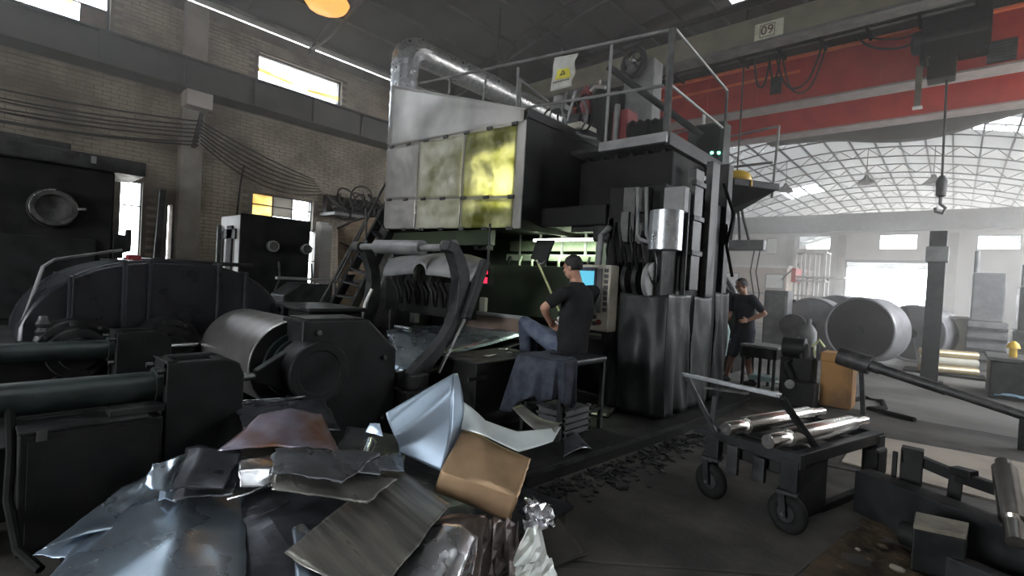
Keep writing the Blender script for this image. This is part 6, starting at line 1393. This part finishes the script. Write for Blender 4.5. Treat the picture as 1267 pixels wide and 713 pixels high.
def person(base,label,J,shirt,bottom,bottom_name,short_bottom,sleeve=.62,vox=.0065,glove=None):
    t=thing('person',base,label,'person')
    f,l=J['f'],J['l']; up=V(0,0,1); hf=J.get('hf',f).normalized(); hu=J.get('hu',up).normalized(); hl=hu.cross(hf).normalized(); hu=hf.cross(hl).normalized()
    bw=J.get('bw',1); pel,che,nek,hd=J['pelvis'],J['chest'],J['neck'],J['head']
    m=MB()
    ell_loft(m,[(pel-up*.08,.12,.1),(pel,.155,.115),(pel.lerp(che,.45),.135,.1),(che,.165,.115),(che.lerp(nek,.6),.16,.1),(nek-up*.03,.07,.065)],l,f)
    limb(m,[nek-up*.04,nek+(hd-nek)*.3,hd-hu*.05-hf*.02],[.062,.055,.052])
    head(m,hd,hf,hl,hu)
    for s in 'LR':
        sh,elb,wr=J['sh'+s],J['el'+s],J['wr'+s]
        limb(m,[che.lerp(nek,.5).lerp(sh,.55),sh,sh.lerp(elb,.5),elb,elb.lerp(wr,.35),wr],[.06,.056,.047,.04,.041,.027])
        hand(m,wr,J['hd'+s],J['th'+s],J.get('curl',.9))
        hp_,kn,an=J['hip'+s],J['kn'+s],J['an'+s]
        limb(m,[hp_,hp_.lerp(kn,.5),kn,kn.lerp(an,.3),an],[.088,.075,.055,.056,.036])
    body=part(m,'body','skin',t); fuse(body,vox,4)
    hair_cap(hd,hf,hl,hu,t,J.get('seed',1))
    for s in (-1,1):
        q=MB(); q.sphere(hd+hl*s*.034+hf*.077-hu*.006,.0105,10,8); part(q,'eye','ink',t)
        q=MB(); q.tube([hd+hl*s*.018+hf*.092+hu*.014,hd+hl*s*.036+hf*.09+hu*.019,hd+hl*s*.052+hf*.078+hu*.012],.004,6); part(q,'eyebrow','hair',t)
    q=MB(); q.tube([hd-hl*.02+hf*.088-hu*.0635,hd+hf*.093-hu*.063,hd+hl*.02+hf*.088-hu*.0635],.003,6); part(q,'mouth','rust_brown',t)
    # shirt
    m=MB()
    ell_loft(m,[(pel-up*.09,.175*bw,.14*bw),(pel,.178*bw,.14*bw),(pel.lerp(che,.45),.165*bw,.13*bw),(che,.19*bw,.137*bw),(che.lerp(nek,.6),.178*bw,.118),(nek-up*.035,.088,.08),(nek-up*.012,.072,.067)],l,f,24)
    for s in 'LR':
        sh,elb=J['sh'+s],J['el'+s]; limb(m,[che.lerp(nek,.5).lerp(sh,.5),sh,sh.lerp(elb,sleeve*.6),sh.lerp(elb,sleeve)],[.078,.073,.066,.064],14,True)
    o=part(m,'shirt',shirt,t); fuse(o,.012,3)
    m=MB()
    ell_loft(m,[(pel-up*.1,.15,.13),(pel-up*.02,.172,.135),(pel+up*.05,.168,.13)],l,f,22)
    for s in 'LR':
        hp_,kn,an=J['hip'+s],J['kn'+s],J['an'+s]
        if short_bottom: limb(m,[hp_,hp_.lerp(kn,.5),hp_.lerp(kn,1.02)],[.112,.103,.092])
        else: limb(m,[hp_,hp_.lerp(kn,.5),kn,kn.lerp(an,.5),kn.lerp(an,.95)],[.108,.095,.078,.07,.066])
    o=part(m,bottom_name,bottom,t); fuse(o,.012,3)
    for s in 'LR':
        an,td=J['an'+s],J['toe'+s].normalized(); m=MB(); sd=td.cross(up)
        limb(m,[an-td*.05-up*.045,an+td*.04-up*.04,an+td*.13-up*.052,an+td*.17-up*.055],[.045,.05,.042,.034]); m.sphere(an-up*.01,.05,12,8)
        o=part(m,'shoe','shoe_black',t); fuse(o,.01,3)
    if glove:
        m=MB(); s=glove; hand(m,J['wr'+s],J['hd'+s],J['th'+s],J.get('curl',.9))
        for i,v in enumerate(m.v): pass
        limb(m,[J['wr'+s]-J['hd'+s].normalized()*.05,J['wr'+s]+J['hd'+s].normalized()*.03],[.04,.038])
        o=part(m,'glove','glove_white',t,label='white cotton work glove'); o.scale=(1,1,1)
        md=o.modifiers.new('fuse','REMESH'); md.mode='VOXEL'; md.voxel_size=.006; md.use_smooth_shade=True
        d_=o.modifiers.new('thick','DISPLACE'); d_.strength=.006; d_.mid_level=0
    return t
up=V(0,0,1); fh=V(fwd.x,fwd.y,0).normalized(); rh=V(rgt0.x,rgt0.y,0)
# operator
f=(-rh*.72+fh*.68).normalized(); l=up.cross(f)
pel=at(706,430,D=4.98); che=at(715,380,D=5.03); nek=at(714,347.5,D=5.03); hd=at(708,331,D=5.02)
J=dict(f=f,l=l,pelvis=pel,chest=che,neck=nek,head=hd,hf=(f*.95-up*.22+(-rh)*.25),hu=up,seed=3,
  bw=1.13,shL=at(696,363,D=4.87),elL=at(673,381,D=4.82),wrL=at(680,398,D=4.98),hdL=(at(690,408,D=5.1)-at(680,398,D=4.98)),thL=-f*.2+up,
  shR=at(734,361,D=5.19),elR=at(722,392,D=5.36),wrR=at(700,399,D=5.24),hdR=(at(690,400,D=5.14)-at(702,398,D=5.24)),thR=up,
  hipL=pel+l*.09-up*.03,hipR=pel-l*.09-up*.03,knL=at(650,400,D=5.2),knR=at(656,405,D=5.42),
  anL=at(651,449,D=5.34),anR=at(657,452,D=5.5),toeL=f,toeR=f,curl=1.0)
person(V(pel.x,pel.y,.12),'man in black shirt and blue jeans seated on tall stool facing the mill',J,'shirt_black','jeans_blue','jeans',False,.62,glove='R')
a=(J['anL']+J['anR'])/2; m=MB(); m.box((a.x-.3,a.y-.22,.121),(a.x+.22,a.y+.2,min(J['anL'].z,J['anR'].z)-.1)); tag(part(m,'foot_rest','oily_black',None,bevel=.02),'black oily step box under the feet of the seated man','step')
# standing worker
fd=(-rh*.93-fh*.25).normalized(); l=up.cross(fd)
ank1,ank2=at(899,459,D=8.35),at(930,470,D=8.0)
ank1.z=.09; ank2.z=.09
mid=(ank1+ank2)/2; pel=V(mid.x,mid.y,.93)+rh*.05
che=pel+up*.34+fd*.03; nek=pel+up*.56+fd*.06; hd=nek+up*.13+fd*.06
J=dict(f=fd,l=l,pelvis=pel,chest=che,neck=nek,head=hd,hf=fd*.95-up*.35,hu=up,seed=9,
  shL=nek+l*.19-up*.07,elL=nek+l*.3-fd*.16-up*.3,wrL=pel+l*.2+fd*.12+up*.14,hdL=fd+V(0,0,-.2),thL=up,
  shR=nek-l*.19-up*.07,elR=nek-l*.24+fd*.06-up*.34,wrR=pel-l*.08+fd*.25+up*.12,hdR=fd*.8+l*.5,thR=up,
  hipL=pel+l*.09-up*.04,hipR=pel-l*.09-up*.04,knL=ank2.lerp(pel,.5)+fd*.06+l*.02,knR=ank1.lerp(pel,.5)+fd*.04,
  anL=ank2,anR=ank1,toeL=fd,toeR=fd,curl=1.0)
person(V(pel.x,pel.y,0),'man in navy shirt and dark shorts standing by the workbench with bare shins',J,'shirt_navy','shirt_navy','shorts',True,.7,vox=.009)

# small dark chips along the foot of the platform
mb=MB(); rr=random.Random(4)
for k in range(260):
    u=rr.random(); c=V(-2.2+.2*u,2.75+2.3*u,.012)+V(abs(rr.gauss(0,.16))+.04,rr.uniform(-.1,.1),0); s_=rr.uniform(.008,.035); a=rr.uniform(0,PI)
    dx=V(math.cos(a),math.sin(a),rr.uniform(-.3,.3))*s_; dy=V(-math.sin(a),math.cos(a),rr.uniform(-.3,.3))*s_*.6
    mb.hexa([c-dx-dy,c+dx-dy,c+dx+dy,c-dx+dy],[c-dx-dy+V(0,0,s_*.5),c+dx-dy+V(0,0,s_*.3),c+dx+dy+V(0,0,s_*.5),c-dx+dy+V(0,0,s_*.4)])
tag(part(mb,'swarf_chips','worn_black_steel'),'small dark metal chips strewn along foot of operator platform','chips',kind='stuff')
